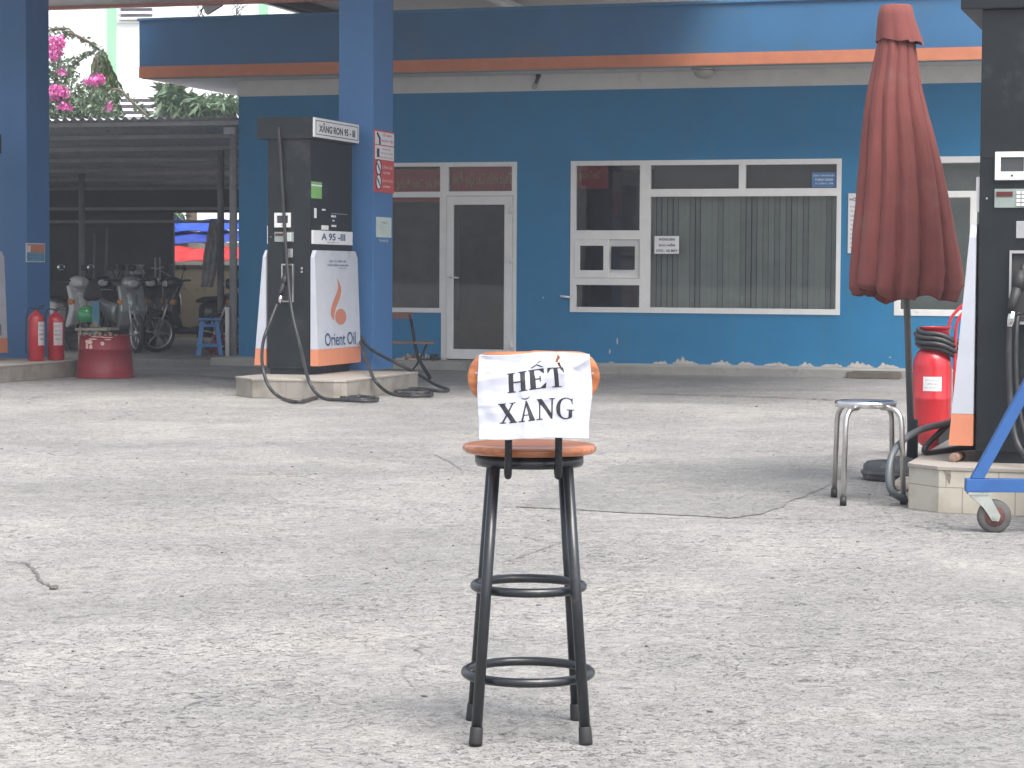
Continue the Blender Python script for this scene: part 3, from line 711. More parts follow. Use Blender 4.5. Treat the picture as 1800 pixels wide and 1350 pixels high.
pr = copy_tree(pump); c = G(1714, 813, RH); pr.location = Frame(c).wor(.235, .575, 0); pr['label'] = 'nearest black fuel pump cut off by the right edge of the photo'
PR = Frame(pr.location)
plp = copy_tree(pump); c = G(14, 633, IH); plp.location = Frame(c).wor(-.235-.10, -.595, 0)
for gs in [x for x in bpy.data.objects if x.parent == plp and x.name.startswith('grade_sign')]:
    for q in [x for x in bpy.data.objects if x.parent == gs]: bpy.data.objects.remove(q)
    bpy.data.objects.remove(gs)
if 1: plp['label'] = 'black fuel pump at the left edge of the photo showing only its white panel end'

def pillar(o, x0, x1, y0, y1, label, z0=IH):
    t = thing('pillar', o, -TH, label, 'pillar', 'blue canopy pillars')
    MB().box(x0, x1, y0, y1, z0, 4.62, bev=.01).done('shaft', M_pillar, t)
    MB().box(x0-.006, x1+.006, y0-.006, y1+.006, z0-.002, z0+.05).done('foot', M_pillar, t); return t
pc = G(655, 660, IH - .0)
pf_ = Frame(G(655, 650, IH)); 
pdep = pf_._hit(690, 500, 0, 0).y
pillar((pf_.o.x, pf_.o.y, 0), -.40, 0, 0, pdep, 'blue canopy pillar behind the middle pump')
p2 = Frame(G(45, 645, IH)); p2 = Frame(LF.wor(-.28, -1.05, IH))
# left pillar: far edge of its right face at px 88
LPx = LF.loc(G(36, 630, IH)).x
yy = LF.X(88, 560, LPx).y
pillar((LF.o.x, LF.o.y, 0), LPx-.42, LPx, yy-.55, yy, 'blue canopy pillar near the left edge with small orange and blue plaque')
# centre pillar signs (face x = 0 of pf_)
def vface(frame, x, q):
    a = frame.X(q[0], q[1], x); c = frame.X(q[2], q[3], x); return a.y, c.y, c.z, a.z   # y0,y1,z0,z1
sg = thing('warning_sign', (pf_.o.x, pf_.o.y, 0), -TH, 'tall red and white safety sign on the middle pillar', 'sign')
sgF = Frame((pf_.o.x, pf_.o.y, 0))
y0, y1, _, z1 = vface(sgF, 0, (657, 228, 691, 336)); z1 = sgF.X(657, 227, 0).z; z0 = sgF.X(657, 337, 0).z; zm = z0+(z1-z0)*.52
MB().box(.001, .010, y0, y1, z0, z1).done('board', M_redsign, sg)
y1i = y1-.012; wy = y1-y0; H_ = z1-z0
MB().box(.0105, .013, y0+.012, y1i, zm+.006+ (z1-zm)*.5, z1-.018).done('upper_field', M_paperw, sg)
MB().box(.0105, .013, y0+.012, y1i, zm+.006, zm-.006+(z1-zm)*.5).done('lower_field', M_paperw, sg)
M_redink = mat('red_ink', (.5, .04, .06), .5, var=.03); M_creamink = mat('cream_ink', (.7, .6, .5), .5, var=.03)
def vt(s, fy, fz, fw, fh, m, par=sg, x=.0145, b=.02): return txt(s, plane((x, y0+wy*fy, z0+H_*fz), (0, 1, 0), (0, 0, 1)), wy*fw, H_*fh, m, par, b)
vt('TẮT MÁY', .62, .935, .50, .060, M_redink); vt('PHƯƠNG TIỆN', .63, .835, .62, .060, M_redink)
vt('PHẢI TẮT', .60, .705, .42, .040, M_redink); vt('KHÔNG SỬ DỤNG', .62, .635, .60, .032, M_redink); vt('ĐIỆN THOẠI DI ĐỘNG', .58, .565, .72, .028, M_redink)
vt('CẤM LỬA', .65, .42, .54, .065, M_creamink, x=.012); vt('NO FIRE', .62, .32, .34, .034, M_paperw, x=.012)
vt('CẤM HÚT THUỐC', .65, .20, .58, .055, M_creamink, x=.012); vt('NO SMOKING', .62, .10, .36, .032, M_paperw, x=.012)
b = MB(); cy = y0+wy*.17; cz = z0+H_*.87; b.tube([(.016, cy-.04, cz+.05), (.016, cy+.03, cz), (.016, cy+.04, cz-.07)], .012, 6); b.done('nozzle_symbol', M_ink, sg)
MB().box(.0135, .016, y0+wy*.10, y0+wy*.22, z0+H_*.56, z0+H_*.70).done('phone_symbol', M_ink, sg)
for fz in (.40, .165):
    b = MB(); cy = y0+wy*.19; cz = z0+H_*fz; rr = wy*.13
    b.face([(.013, cy+rr*math.cos(k*math.pi/12), cz+1.05*rr*math.sin(k*math.pi/12)) for k in range(24)]); o = b.done('round_symbol', M_paperw, sg)
    b = MB(); b.tube([(.014, cy-.5*rr, cz+.5*rr), (.014, cy+.5*rr, cz-.5*rr)], .008, 6); b.tube([(.014, cy+rr*math.cos(k*math.pi/10), cz+1.05*rr*math.sin(k*math.pi/10)) for k in range(20)], .006, 6, closed=True); b.done('stroke', M_ink, o)
q0, q1 = sgF.X(661, 381, 0), sgF.X(687, 418, 0)
nt_ = thing('paper_notice', (pf_.o.x, pf_.o.y, 0), -TH, 'small pale paper notice taped to the middle pillar under the warning sign', 'notice')
MB().box(.001, .006, q0.y, q1.y, q1.z, sgF.X(661, 381, 0).z).done('sheet', mat('pale_green_paper', (.55, .64, .60), .5, var=.08), nt_)
ym = (q0.y+q1.y)/2; txt('Thông báo', plane((.008, ym, q0.z-.06), (0, 1, 0), (0, 0, 1)), .20, .022, M_ink, nt_, 0)
for k in range(3): txt('giờ mở cửa bán hàng', plane((.008, ym, q0.z-.11-.03*k), (0, 1, 0), (0, 0, 1)), .24, .012, mat('ochre_ink', (.4, .42, .25), .5), nt_, 0)
txt('Tài khoản QR', plane((.003, ym, q1.z-.035), (0, 1, 0), (0, 0, 1)), .28, .035, M_paperw, nt_, .01)
# left pillar plaque
LPF = Frame((LF.o.x, LF.o.y, 0))
q0, q1 = LPF.X(45, 427, LPx), LPF.X(78, 461, LPx)
pq = thing('safety_plaque', (LF.o.x, LF.o.y, 0), -TH, 'small orange and blue square plaque on the left pillar', 'plaque')
zt, zb_ = q0.z, q1.z
MB().box(LPx+.001, LPx+.008, q0.y, q1.y, zb_, zt).done('frame', M_paperw, pq)
MB().box(LPx+.0085, LPx+.010, q0.y+.015, q1.y-.015, (zb_+zt)/2, zt-.012).done('orange_field', M_orange, pq)
MB().box(LPx+.0085, LPx+.010, q0.y+.015, q1.y-.015, zb_+.012, (zb_+zt)/2-.001).done('blue_field', mat('plaque_blue', (.08, .28, .45), .5), pq)
MB().box(LPx+.0105, LPx+.012, q0.y+.02, q0.y+.10, (zb_+zt)/2+.005, zt-.03).done('emblem', M_paperw, pq)
for k in range(3): txt('AN TOÀN LÀ TRÊN HẾT', plane((LPx+.0125, (q0.y+q1.y)/2, zb_+.10-.033*k), (0, 1, 0), (0, 0, 1)), (q1.y-q0.y)*.7, .014, M_pale, pq, 0)

# ------------------------------------------------------------------ canopy over the pumps
def can_pt(px, py, z): return BF.Z(px, py, z)
cz_ = 4.62
ce = BF.Z(88, 13, cz_)
can = thing('station_canopy', BF.o, -TH, 'flat canopy roof over the pump islands seen only along the top edge', 'canopy')
M_can = mat('canopy_panel', (.60, .56, .53), .6, var=.08)
far = ce.y; M_cfas = mat('canopy_fascia', (.55, .24, .18), .5)
xr = BF.Y(1400, 60, far-1).x
MB().box(-9, xr+2.5, far-6.2, far-.1, cz_, cz_+.5).done('soffit', M_can, can)
MB().box(-9.05, xr+2.55, far-.1, far, cz_-.04, cz_+.55).done('fascia', M_cfas, can)
q = BF.Z(500, 20, 5.1)
MB().box(q.x, xr-1.2, far+.01, DEP+.5, 5.12, 5.3).done('link_roof', M_can, can)
for px in (486, 512):
    q = BF.Z(px, 10, 5.0); MB().box(q.x-.03, q.x+.03, far+.01, DEP-1, 5.0, 5.115).done('beam', M_dark, can)
q = BF.Z(880, 3, 5.08); MB().box(q.x-.09, q.x+.09, q.y-.5, q.y+.9, 5.06, 5.115).done('light_tube_tray', M_paperw, can)
# flood light
c = BF.Z(378, 0, cz_-.03); c = BF.Y(378, 3, far+.02)
fl = thing('flood_light', BF.wor(c.x, far+.0, 0), -TH, 'small grey flood light hanging from the canopy edge at the upper left', 'flood light')
z_ = BF.Y(366, 10, far+.1).z
MB().box(-.12, .12, .02, .09, z_-.07, z_+.07, M=Matrix.Translation((0, 0, 0)), bev=.01).done('housing', M_alu, fl)
fl.children[0].matrix_local = Matrix.Translation((-.06, 0.02, z_)) @ Matrix.Rotation(math.radians(-28), 4, 'Y') @ Matrix.Translation((0, 0, -z_)) 
MB().tube([(.03, .05, z_+.05), (.08, .05, z_+.10), (.03, .03, cz_-.02)], .012, 6).done('bracket', M_dark, fl)

# ------------------------------------------------------------------ hoses of the pumps (each belongs to its pump)
def hose(parent, frame, pts, r=.017, name='hose'):
    loc = [frame.loc(p) for p in pts]
    return MB().tube(spline(loc, 10), r, 10).done(name, M_hose, parent)
yf = -.575-.13
def V(F_, px, py, y): p = F_.Y(px, py, y); return F_.wor(p.x, p.y, p.z)
def gg(px, py, z=.02): return G(px, py, z)
o_ = V(PF, 487, 535, -.69)
yi = PF.loc(CF.o).y - .05; xi = PF.loc(CF.o).x + .05
hose(pump, PF, [o_, V(PF, 476, 563, -.80), V(PF, 463, 600, -.95), V(PF, 461, 640, yi-.04), V(PF, 472, 678, yi-.14), gg(494, 699), gg(525, 706), gg(558, 698), gg(592, 692), gg(640, 697), gg(664, 701), gg(645, 705), gg(600, 703), gg(572, 701), V(PF, 555, 690, yi-.08), V(PF, 541, 664, yi-.02), V(PF, 528, 610, -.95), V(PF, 512, 540, -.74), V(PF, 503, 440, -.62), V(PF, 497, 340, -.61), V(PF, 491, 240, -.615), V(PF, 490, 226, -.60)])
hose(pump, PF, [gg(600, 699), gg(630, 697), gg(655, 699), gg(640, 702), gg(610, 701)])
xs_ = .36
def X_(px, py, x=.36): p = PF.X(px, py, x); return PF.wor(p.x, p.y, p.z)
hose(pump, PF, [X_(633, 590, .30), X_(650, 612, .38), X_(690, 635, .55), X_(730, 655, .8), X_(765, 676, 1.1), gg(788, 685), gg(770, 687), gg(735, 683), gg(700, 686), gg(720, 692), gg(756, 691), gg(755, 695), gg(720, 696), gg(685, 691), X_(660, 670, xi+.02), X_(645, 635, (xi+.36)/2), X_(633, 598, .30)])
hose(pump, PF, [gg(695, 688), gg(730, 685), gg(752, 689), gg(725, 690), gg(698, 690)])
# right pump: hose from the nozzle dropping out of frame, and a bundle on the island
nzp = PR.wor(-.055, -.675, .75)
hose(pr, PR, [nzp, PR.wor(-.058, -.68, .60), PR.wor(-.045, -.70, .35), PR.wor(.0, -.75, .12), PR.wor(.12, -.85, .02), PR.wor(.35, -.85, -.05)], .016)
hose(pr, PR, [PR.wor(-.02, -.60, .80), PR.wor(-.025, -.65, .70), PR.wor(-.02, -.66, .45), PR.wor(.02, -.68, .2), PR.wor(.10, -.70, .05)], .014)

# ------------------------------------------------------------------ bar stool and its paper sign
SX = 0.048; SY = 6.12; sa = math.radians(2.5)
stool = thing('bar_stool', (SX, SY, gh(SX, SY)), sa, 'tall black bar stool with varnished wooden seat and back standing in the open yard', 'bar stool')
M_leg = mat('stool_black_paint', (.012, .015, .019), .30, var=.25, dirt=(.085, .05, .035), dscale=18, dth=.60, coat=.2)
def wood():
    m = bpy.data.materials.new('varnished_wood'); m.use_nodes = True; n = m.node_tree; L = n.links.new; b = n.nodes['Principled BSDF']
    tc = n.nodes.new('ShaderNodeTexCoord'); mp = n.nodes.new('ShaderNodeMapping'); mp.inputs['Scale'].default_value = (3, 40, 40); L(tc.outputs['Object'], mp.inputs[0])
    nz = n.nodes.new('ShaderNodeTexNoise'); nz.inputs['Scale'].default_value = 1.5; nz.inputs['Detail'].default_value = 8; L(mp.outputs[0], nz.inputs['Vector'])
    rp = n.nodes.new('ShaderNodeValToRGB'); rp.color_ramp.elements[0].position = .3; rp.color_ramp.elements[1].position = .72
    rp.color_ramp.elements[0].color = (.25, .075, .020, 1); rp.color_ramp.elements[1].color = (.54, .185, .065, 1); L(nz.outputs['Fac'], rp.inputs['Fac']); L(rp.outputs['Color'], b.inputs['Base Color'])
    b.inputs['Roughness'].default_value = .35; b.inputs['Coat Weight'].default_value = .5; b.inputs['Coat Roughness'].default_value = .12
    return m
M_wood = wood()
b = MB(); ZT = .785
b.lathe([(.001, ZT-.026), (.155, ZT-.026), (.172, ZT-.024), (.180, ZT-.017), (.181, ZT-.010), (.177, ZT-.003), (.168, ZT), (.14, ZT+.001), (.001, ZT+.001)], 56, caps=False)
b.done('seat', M_wood, stool)
b = MB(); b.lathe([(.001, ZT-.03), (.146, ZT-.03), (.147, ZT-.05), (.143, ZT-.058), (.128, ZT-.06), (.001, ZT-.06)], 40, caps=False); b.done('seat_frame', M_leg, stool)
for sx in (-1, 1):
    for sy in (-1, 1):
        top = Vector((sx*.097, sy*.105, ZT-.055)); bot = Vector((sx*.144, sy*.165, .03))
        lg = MB().tube([top, bot], .0148, 14).done('leg', M_leg, stool)
        d = (bot-top).normalized()
        MB().tube([bot-d*.018, bot-d*.016, bot+d*.022, bot+d*.030], [.0165, .0172, .0185, .0178], 14).done('rubber_foot', M_rub, lg)
def ring(z, R, r=.0125):
    MB().tube([(R*math.cos(2*math.pi*k/48), R*math.sin(2*math.pi*k/48), z) for k in range(48)], r, 10, closed=True).done('footrest_ring', M_leg, stool)
ring(.400, .146); ring(.165, .170)
# flat uprights with hooks under the seat
for sx, xo in ((-1, -.065), (1, .066)):
    yb = -.197; pr_ = [(0.0, .10+ZT-.785, 0)]
    path = [(-.150, ZT-.050), (-.168, ZT-.068), (-.186, ZT-.070), (-.199, ZT-.052), (-.200, ZT), (-.200, ZT+.10), (-.207, ZT+.24)]
    path = [(p.x, p.z) for p in spline([(a, 0, c) for a, c in path], 5)]
    MB().tube([(xo, p, q) for p, q in path], .0098, 12).done('back_upright', mat('worn_black_chrome', (.02, .022, .026), .25, .5, var=.3, scale=20, dirt=(.42, .41, .40), dscale=22, dth=.60), stool)
# curved wooden backrest
def back_y(x): return -.225 + 1.1*x*x
b = MB(); nx, nzs = 40, 8; zc, hw, hh = .972, .172, .066
for side in (0, 1):
    pass
rows = []
for i in range(nx+1):
    u = -1 + 2*i/nx; u = math.sin(u*math.pi/2)
    x = hw*u; k = abs(u); h = hh*(1-max(0, (k-.62)/.38)**2.4)**.5 if k < 1 else 0.004
    h = max(h, .006); zo = .004*(1-k) + (.0 if u < 0 else .002)
    y = back_y(x); row = []
    for j in range(16):
        a = 2*math.pi*j/16; c_, s_ = math.cos(a), math.sin(a)
        row.append(b.b.verts.new((x, y + .011*math.copysign(abs(c_)**.6, c_), zc+zo + h*math.copysign(abs(s_)**.75, s_))))
    rows.append(row)
for A, B in zip(rows, rows[1:]):
    for k in range(16): f = b.b.faces.new((A[k], A[(k+1) % 16], B[(k+1) % 16], B[k])); f.smooth = True
b.b.faces.new(rows[0]); b.b.faces.new(rows[-1][::-1]); b.done('backrest', M_wood, stool)
for xx in (-.15, .152): MB().tube([(xx, back_y(xx)-.014, .985), (xx, back_y(xx)-.009, .985)], .0035, 8).done('screw', M_chrome, stool)

# paper sign: crumpled sheet hanging over the backrest
PW, PH = .292, .220
CR = [((-.25, 1.1), (-.17, -1.1), .9, .0045), ((.45, 1.1), (.62, -1.0), 1.0, .0035), ((-1.1, .35), (-.2, .62), .8, .003), ((.3, .9), (1.1, .3), .7, -.004), ((-1, -.2), (1, -.05), .5, .002), ((.5, .5), (1.0, .9), .8, .004), ((-.9, .9), (-.1, .75), .9, -.003)]
def crease(u, v):
    d = 0
    for (a, c, wd, am) in CR:
        A = Vector(a); B = Vector(c); P = Vector((u, v)); t = max(0, min(1, (P-A).dot(B-A)/(B-A).length_squared)); dist = (P-(A+(B-A)*t)).length
        d += am*math.exp(-(dist/(.13*wd))**1.0)
    return d
def paper(u, v, lift=0.0):
    # u,v in [-1,1] -> local stool coords
    x = u*PW/2; z = .927 + v*PH/2
    x += .0035*math.sin(v*3.1+1.0)*(.4+abs(u)*.8)*(1 if u > 0 else -.6); z += (.003*math.sin(u*4+.6) + .0035*u - .002*u*u)*(1 if v > -.4 else .7)
    n_ = noise.noise(Vector((u*1.6, v*1.6, 4)))*.010 + noise.noise(Vector((u*4.5, v*4, 8)))*.0035 + crease(u, v)
    y = back_y(x*.9) - .016 - .010*(1-v)*.6 - n_ - .006*max(0, -v)**2
    return Vector((x, y-lift, z))
def tear(u, v):   # the rip at the top right of the sheet
    c = .405 + .02*math.sin(v*23) + (.035 if v < .75 else 0)
    wd = .022 if v > .62 else 0
    return v > .52 and abs(u-c) < max(wd, .026*(v-.50)/.5)
b = MB(); NX, NZ = 120, 90
vs = [[b.b.verts.new(paper(-1+2*i/NX, -1+2*j/NZ)) for i in range(NX+1)] for j in range(NZ+1)]
for j in range(NZ):
    for i in range(NX):
        if tear(-1+2*(i+.5)/NX, -1+2*(j+.5)/NZ): continue
        f = b.b.faces.new((vs[j][i], vs[j][i+1], vs[j+1][i+1], vs[j+1][i])); f.smooth = True
bmesh.ops.delete(b.b, geom=[v for v in b.b.verts if not v.link_faces], context='VERTS')
M_paper = mat('printer_paper', (.50, .52, .60), .75, var=.015)
sgn = b.done('paper_sign', M_paper, None, recalc=False)
so_ = sgn.modifiers.new('thick', 'SOLIDIFY'); so_.thickness = .0003; so_.offset = 1
sgn.location = stool.location; sgn.rotation_euler = stool.rotation_euler
tag(sgn, 'crumpled white paper reading HẾT XĂNG hung on the back of the bar stool', 'sign')
# hand built serif letters (cap height 1)
def R4(x0, x1, z0, z1): return [(x0, z0), (x1, z0), (x1, z1), (x0, z1)]
def arcband(cx, cz, ro, rz, a0, a1, th, n=26):
    o, i_ = [], []
    for k in range(n+1):
        a = math.radians(a0+(a1-a0)*k/n); t = th(a)
        o.append((cx+ro*math.cos(a), cz+rz*math.sin(a))); i_.append((cx+(ro-t)*math.cos(a), cz+(rz-.055-.3*(t-.05))*math.sin(a)))
    return [[o[k], o[k+1], i_[k+1], i_[k]] for k in range(n)]
sf = .052
LET = {
 'H': (.80, [R4(.07, .26, sf, 1-sf), R4(0, .33, 0, sf), R4(0, .33, 1-sf, 1), R4(.54, .73, sf, 1-sf), R4(.47, .80, 0, sf), R4(.47, .80, 1-sf, 1), R4(.26, .54, .47, .535)]),
 'E': (.68, [R4(.06, .25, sf, 1-sf), R4(0, .62, 1-sf, 1), R4(0, .64, 0, sf), R4(.25, .42, .47, .535), [(.42, .36), (.465, .36), (.465, .65), (.42, .65)], [(.62, 1), (.42, 1-sf-.001), (.585, .76), (.615, .76)], [(.64, 0), (.68, .27), (.645, .27), (.43, sf+.001)]]),
 'T': (.70, [R4(.265, .435, sf, 1-sf), R4(.16, .54, 0, sf), R4(.02, .68, 1-sf, 1), [(.02, 1-sf), (.0, .74), (.032, .74), (.16, 1-sf)], [(.68, 1-sf), (.54, 1-sf), (.668, .74), (.70, .74)]]),
 'X': (.76, [[(.05, 1-sf), (.28, 1-sf), (.71, sf), (.48, sf)], [(.585, 1-sf), (.675, 1-sf), (.445, .535), (.395, .60)], [(.09, sf), (.18, sf), (.395, .43), (.355, .51)], R4(0, .35, 1-sf, 1), R4(.50, .76, 1-sf, 1), R4(0, .27, 0, sf), R4(.42, .76, 0, sf)]),
 'A': (.76, [[(.345, 1.0), (.42, 1.0), (.72, sf), (.49, sf)], [(.115, sf), (.20, sf), (.395, .78), (.362, .93)], R4(.20, .50, .28, .335), R4(0, .28, 0, sf), R4(.42, .76, 0, sf)]),
 'N': (.78, [R4(.11, .175, sf, 1-sf), [(.0, 1), (.22, 1), (.66, .26), (.66, 0.0)], R4(.0, .27, 0, sf), R4(.65, .715, 0.0, 1-sf), R4(.55, .80, 1-sf, 1)]),
}
gb = arcband(.44, .5, .42, .52, 52, 300, lambda a: .055+.125*max(0, -math.cos(a))**1.2)
LET['G'] = (.84, gb + [R4(.57, .73, .08, .40), R4(.48, .82, .40, .445), [(.63, .02), (.73, .08), (.57, .085), (.55, .0)], [(.69, .99), (.725, .99), (.735, .68), (.70, .68), (.66, .86)]])
def word(letters, cx, cz, capw, H_, rot, gap=.06):
    tot = sum(LET[l][0] for l in letters) + gap*(len(letters)-1)
    sc = capw/tot; x = 0; polys = []
    acc = {}
    for l in letters:
        for p in LET[l][1]: polys.append([((a+x-tot/2)*sc, (c-.5)*H_) for a, c in p])
        acc[len(acc)] = ((x+LET[l][0]/2-tot/2)*sc, H_*.5); x += LET[l][0]+gap
    return polys, acc, sc
b = MB()
def put(polys, cx, cz, rot, lift):
    for k, p in enumerate(polys):
        q = [(cx + a*math.cos(rot)-c*math.sin(rot), cz + a*math.sin(rot)+c*math.cos(rot)) for a, c in p]
        fb = bmesh.new(); f = fb.faces.new([fb.verts.new((a, 0, c)) for a, c in q])
        bmesh.ops.triangulate(fb, faces=[f])
        for _ in range(3):
            bmesh.ops.subdivide_edges(fb, edges=[e for e in fb.edges if e.calc_length() > .006], cuts=1, use_grid_fill=True)
            bmesh.ops.triangulate(fb, faces=fb.faces[:])
        mp_ = {}
        for v in fb.verts:
            u, w_ = v.co.x/(PW/2), (v.co.z)/(PH/2)
            mp_[v] = b.b.verts.new(paper(u, w_, lift + .00006*(k % 9)))
        for f in fb.faces:
            try: b.b.faces.new([mp_[v] for v in f.verts])
            except Exception: pass
        fb.free()
rot = math.radians(3.7); rot2 = math.radians(2.6)
p1, ac, sc = word('HET', 0, 0, 0.147, .0515, 0); put(p1, .003, .0415, rot, .0009)
ex = ac[1][0]
put([[(ex-.017, .0275), (ex-.010, .0275), (ex+.0005, .0335), (ex+.0005, .0365)], [(ex+.0005, .0365), (ex+.0005, .0335), (ex+.011, .0275), (ex+.018, .0275)], [(ex+.001, .0385), (ex+.004, .0385), (ex+.015, .0435), (ex+.0095, .0435)]], .003, .0435, rot, .0009)
p2_, ac, sc = word('XANG', 0, 0, .197, .0535, 0); put(p2_, .006, -.037, rot2, .0009)
axx = ac[1][0]; br = []
for k in range(8):
    a0_, a1_ = math.radians(195+150*k/8), math.radians(195+150*(k+1)/8)
    w0, w1 = .0012+.0022*math.sin(math.pi*k/8), .0012+.0022*math.sin(math.pi*(k+1)/8)
    br.append([(axx+.0115*math.cos(a0_), .0375+.009*math.sin(a0_)), (axx+.0115*math.cos(a1_), .0375+.009*math.sin(a1_)), (axx+(.0115-w1)*math.cos(a1_), .0375+(.009-w1)*math.sin(a1_)), (axx+(.0115-w0)*math.cos(a0_), .0375+(.009-w0)*math.sin(a0_))])
put(br, .006, -.036, rot2, .0009)
b.done('lettering', M_ink, sgn, recalc=False)

# ------------------------------------------------------------------ closed umbrella
u0 = G(1603, 843); uf = Frame(u0, 0)
um = thing('closed_umbrella', u0, 0, 'tall closed dark red garden umbrella standing by the nearest pump', 'umbrella')
def upix(px, py): p = uf.Y(px, py, 0); return p.x, p.z
tx, tz = upix(1578, 9); bx, bz = upix(1592, 515)
poleb = Vector((0, 0, .06)); polet = Vector((tx, 0, tz-.03))
MB().tube([poleb, polet], .021, 14).done('pole', mat('grey_pole', (.14, .145, .15), .45, .4, var=.15), um)
b = MB(); b.lathe([(.034, .08), (.034, .36), (.03, .37)], 16); b.tube([(-.05, 0, .25), (-.028, 0, .25)], .012, 8); b.tube([(-.03, -.01, .10), (-.065, -.01, .10), (-.065, -.01, .05)], .014, 8)
b.done('base_tube', M_black, um)
b = MB(); b.lathe([(.001, .0), (.235, .0), (.24, .02), (.235, .085), (.215, .105), (.09, .115), (.08, .135), (.04, .14), (.001, .14)], 40, caps=False); b.lathe([(.243, .03), (.25, .035), (.25, .05), (.243, .055)], 40)
b.done('base', mat('base_plastic', (.055, .06, .065), .5, var=.2, dirt=(.2, .19, .17), dscale=8, dth=.56), um, M=Matrix.Translation((-.055, .03, 0)))
# fabric: folded star section
def axis(z):
    t = (z-bz)/(tz-bz); return bx + (tx-bx)*t
b = MB(); prof = []
edges = []
for py, xl, xr_ in ((58, 1548, 1604), (84, 1541, 1609), (120, 1534, 1614), (160, 1525, 1620), (200, 1519, 1630), (240, 1515, 1641), (290, 1511, 1654), (340, 1507, 1665), (390, 1502, 1675), (440, 1498, 1684), (480, 1495, 1690), (506, 1494, 1691), (520, 1500, 1686)):
    a = upix(xl, py); c = upix(xr_, py); edges.append((a[1], (a[0]+c[0])/2, (c[0]-a[0])/2))
seg = 220; rings = []
random.seed(11); fold = [random.uniform(-.25, .25) for _ in range(11)]
N_ = 11
def ufun(a, t, k_):
    # pleats wrapped one way: sawtooth-like folds
    q = (a/(2*math.pi)*N_ + .35*t + .22*math.sin(2.2*t+a) + .1*math.sin(3*a))
    i = int(q) % N_; s_ = abs(math.sin(math.pi*q))**.62
    s2 = abs(math.sin(math.pi*(q*2.3+.3)))**.8
    return 1 - (.10+.13*t)*(1-s_)*(1+fold[i]*1.5) - .022*(1-s2)
E2 = []
for i in range(len(edges)-1):
    for k in range(5):
        t = k/5; E2.append(tuple(edges[i][j]+(edges[i+1][j]-edges[i][j])*t for j in range(3)))
E2.append(edges[-1])
for idx, (z, cx, R_) in enumerate(E2):
    t = idx/(len(E2)-1); row = []
    for k in range(seg):
        a = 2*math.pi*k/seg; r = R_*1.03*ufun(a, t, k) * (1 + .02*noise.noise(Vector((math.cos(a)*5, math.sin(a)*5, z*2.2))) + .012*noise.noise(Vector((math.cos(a)*14, math.sin(a)*14, z*7))))
        zz = z
        if t > .85: zz += (t-.85)/.15*(.022*math.sin(a*5.0+2*t) + .025*math.sin(a*2+1) + .020*abs(math.sin(a*6.5+.8)) - .01)
        row.append(b.b.verts.new((cx + r*math.cos(a), r*.95*math.sin(a), zz)))
    rings.append(row)
for A, B in zip(rings, rings[1:]):
    for k in range(seg): f = b.b.faces.new((A[k], A[(k+1) % seg], B[(k+1) % seg], B[k])); f.smooth = True
# hem curled inward
last = rings[-1]; cx = E2[-1][1]
inner = [b.b.verts.new((cx+(v.co.x-cx)*.55, v.co.y*.55, v.co.z+.16)) for v in last]
for k in range(seg): b.b.faces.new((last[k], last[(k+1) % seg], inner[(k+1) % seg], inner[k]))
M_cloth = mat('umbrella_cloth', (.185, .050, .043), .9, var=.14, scale=4, bump=.25, bscale=220, dirt=(.18, .08, .066), dscale=2.0, dth=.55)
b.done('canopy', M_cloth, um, recalc=True)
# top vent flap, flaring out
b = MB(); prof = [(9, 1552, 1600), (12, 1547, 1604), (30, 1543, 1608), (50, 1541, 1615), (66, 1540, 1621), (78, 1539, 1625)]
rings = []; seg2 = 64
for i, (py, xl, xr_) in enumerate(prof):
    a = upix(xl, py); c = upix(xr_, py); cx, R_ = (a[0]+c[0])/2, (c[0]-a[0])/2; t = i/5; row = []
    for k in range(seg2):
        an = 2*math.pi*k/seg2; r = R_*(1-.09*t*(1-abs(math.cos(an*4)))) ; z = a[1] - .010*t*math.cos(an*4+.6) + (.02*t if math.cos(an) < .2 else -.02*t*math.cos(an)*0)
        row.append(b.b.verts.new((cx+r*math.cos(an), r*.9*math.sin(an), z)))
    rings.append(row)
for A, B in zip(rings, rings[1:]):
    for k in range(seg2): f = b.b.faces.new((A[k], A[(k+1) % seg2], B[(k+1) % seg2], B[k])); f.smooth = True
b.b.faces.new(rings[0]); b.done('top_flap', M_cloth, um)

# ------------------------------------------------------------------ stainless stool
feet = [(1466, 874), (1482, 889), (1569, 872), (1588, 887)]
fp = [G(*q) for q in feet]; cc = sum(fp, Vector())/4
ss = thing('steel_stool', cc, 0, 'shiny round stainless steel stool beside the umbrella base', 'stool')
tp = G(1522, 706, .535); tcx, tcy = cc.x + (1522-1526)/323, cc.y
Fs = Frame(cc, 0)
tl = Fs.Y(1522, 716, 0); SH = Fs.Y(1522, 704, 0).z; R_s = (1577-1468)/2/ (F/cc.y)
cx = Fs.Y(1522, 704, 0).x
b = MB(); b.lathe([(.001, SH-.036), (R_s-.012, SH-.036), (R_s-.002, SH-.032), (R_s, SH-.012), (R_s-.004, SH-.002), (R_s-.012, SH), (R_s-.03, SH-.004), (R_s*.5, SH-.006), (.001, SH-.005)], 48, caps=False)
b.done('seat', M_chrome, ss, M=Matrix.Translation((cx, 0, 0)))
for p in fp:
    l = Fs.loc(p); dx, dy = l.x-cx, l.y
    top = Vector((cx+dx*.40, dy*.45, SH-.033)); k1 = Vector((cx+dx*.70, dy*.75, SH-.038)); k2 = Vector((cx+dx*.88, dy*.88, SH-.075)); k3 = Vector((cx+dx*.93, dy*.93, SH-.13)); ft = Vector((l.x, l.y, .02))
    lg = MB().tube(spline([top, k1, k2, k3], 5) + [ft], .0145, 12).done('leg', M_steel, ss)
    MB().tube([ft+Vector((0, 0, .028)), ft+Vector((0, 0, -.018))], .0185, 12).done('rubber_foot', M_rub, lg)

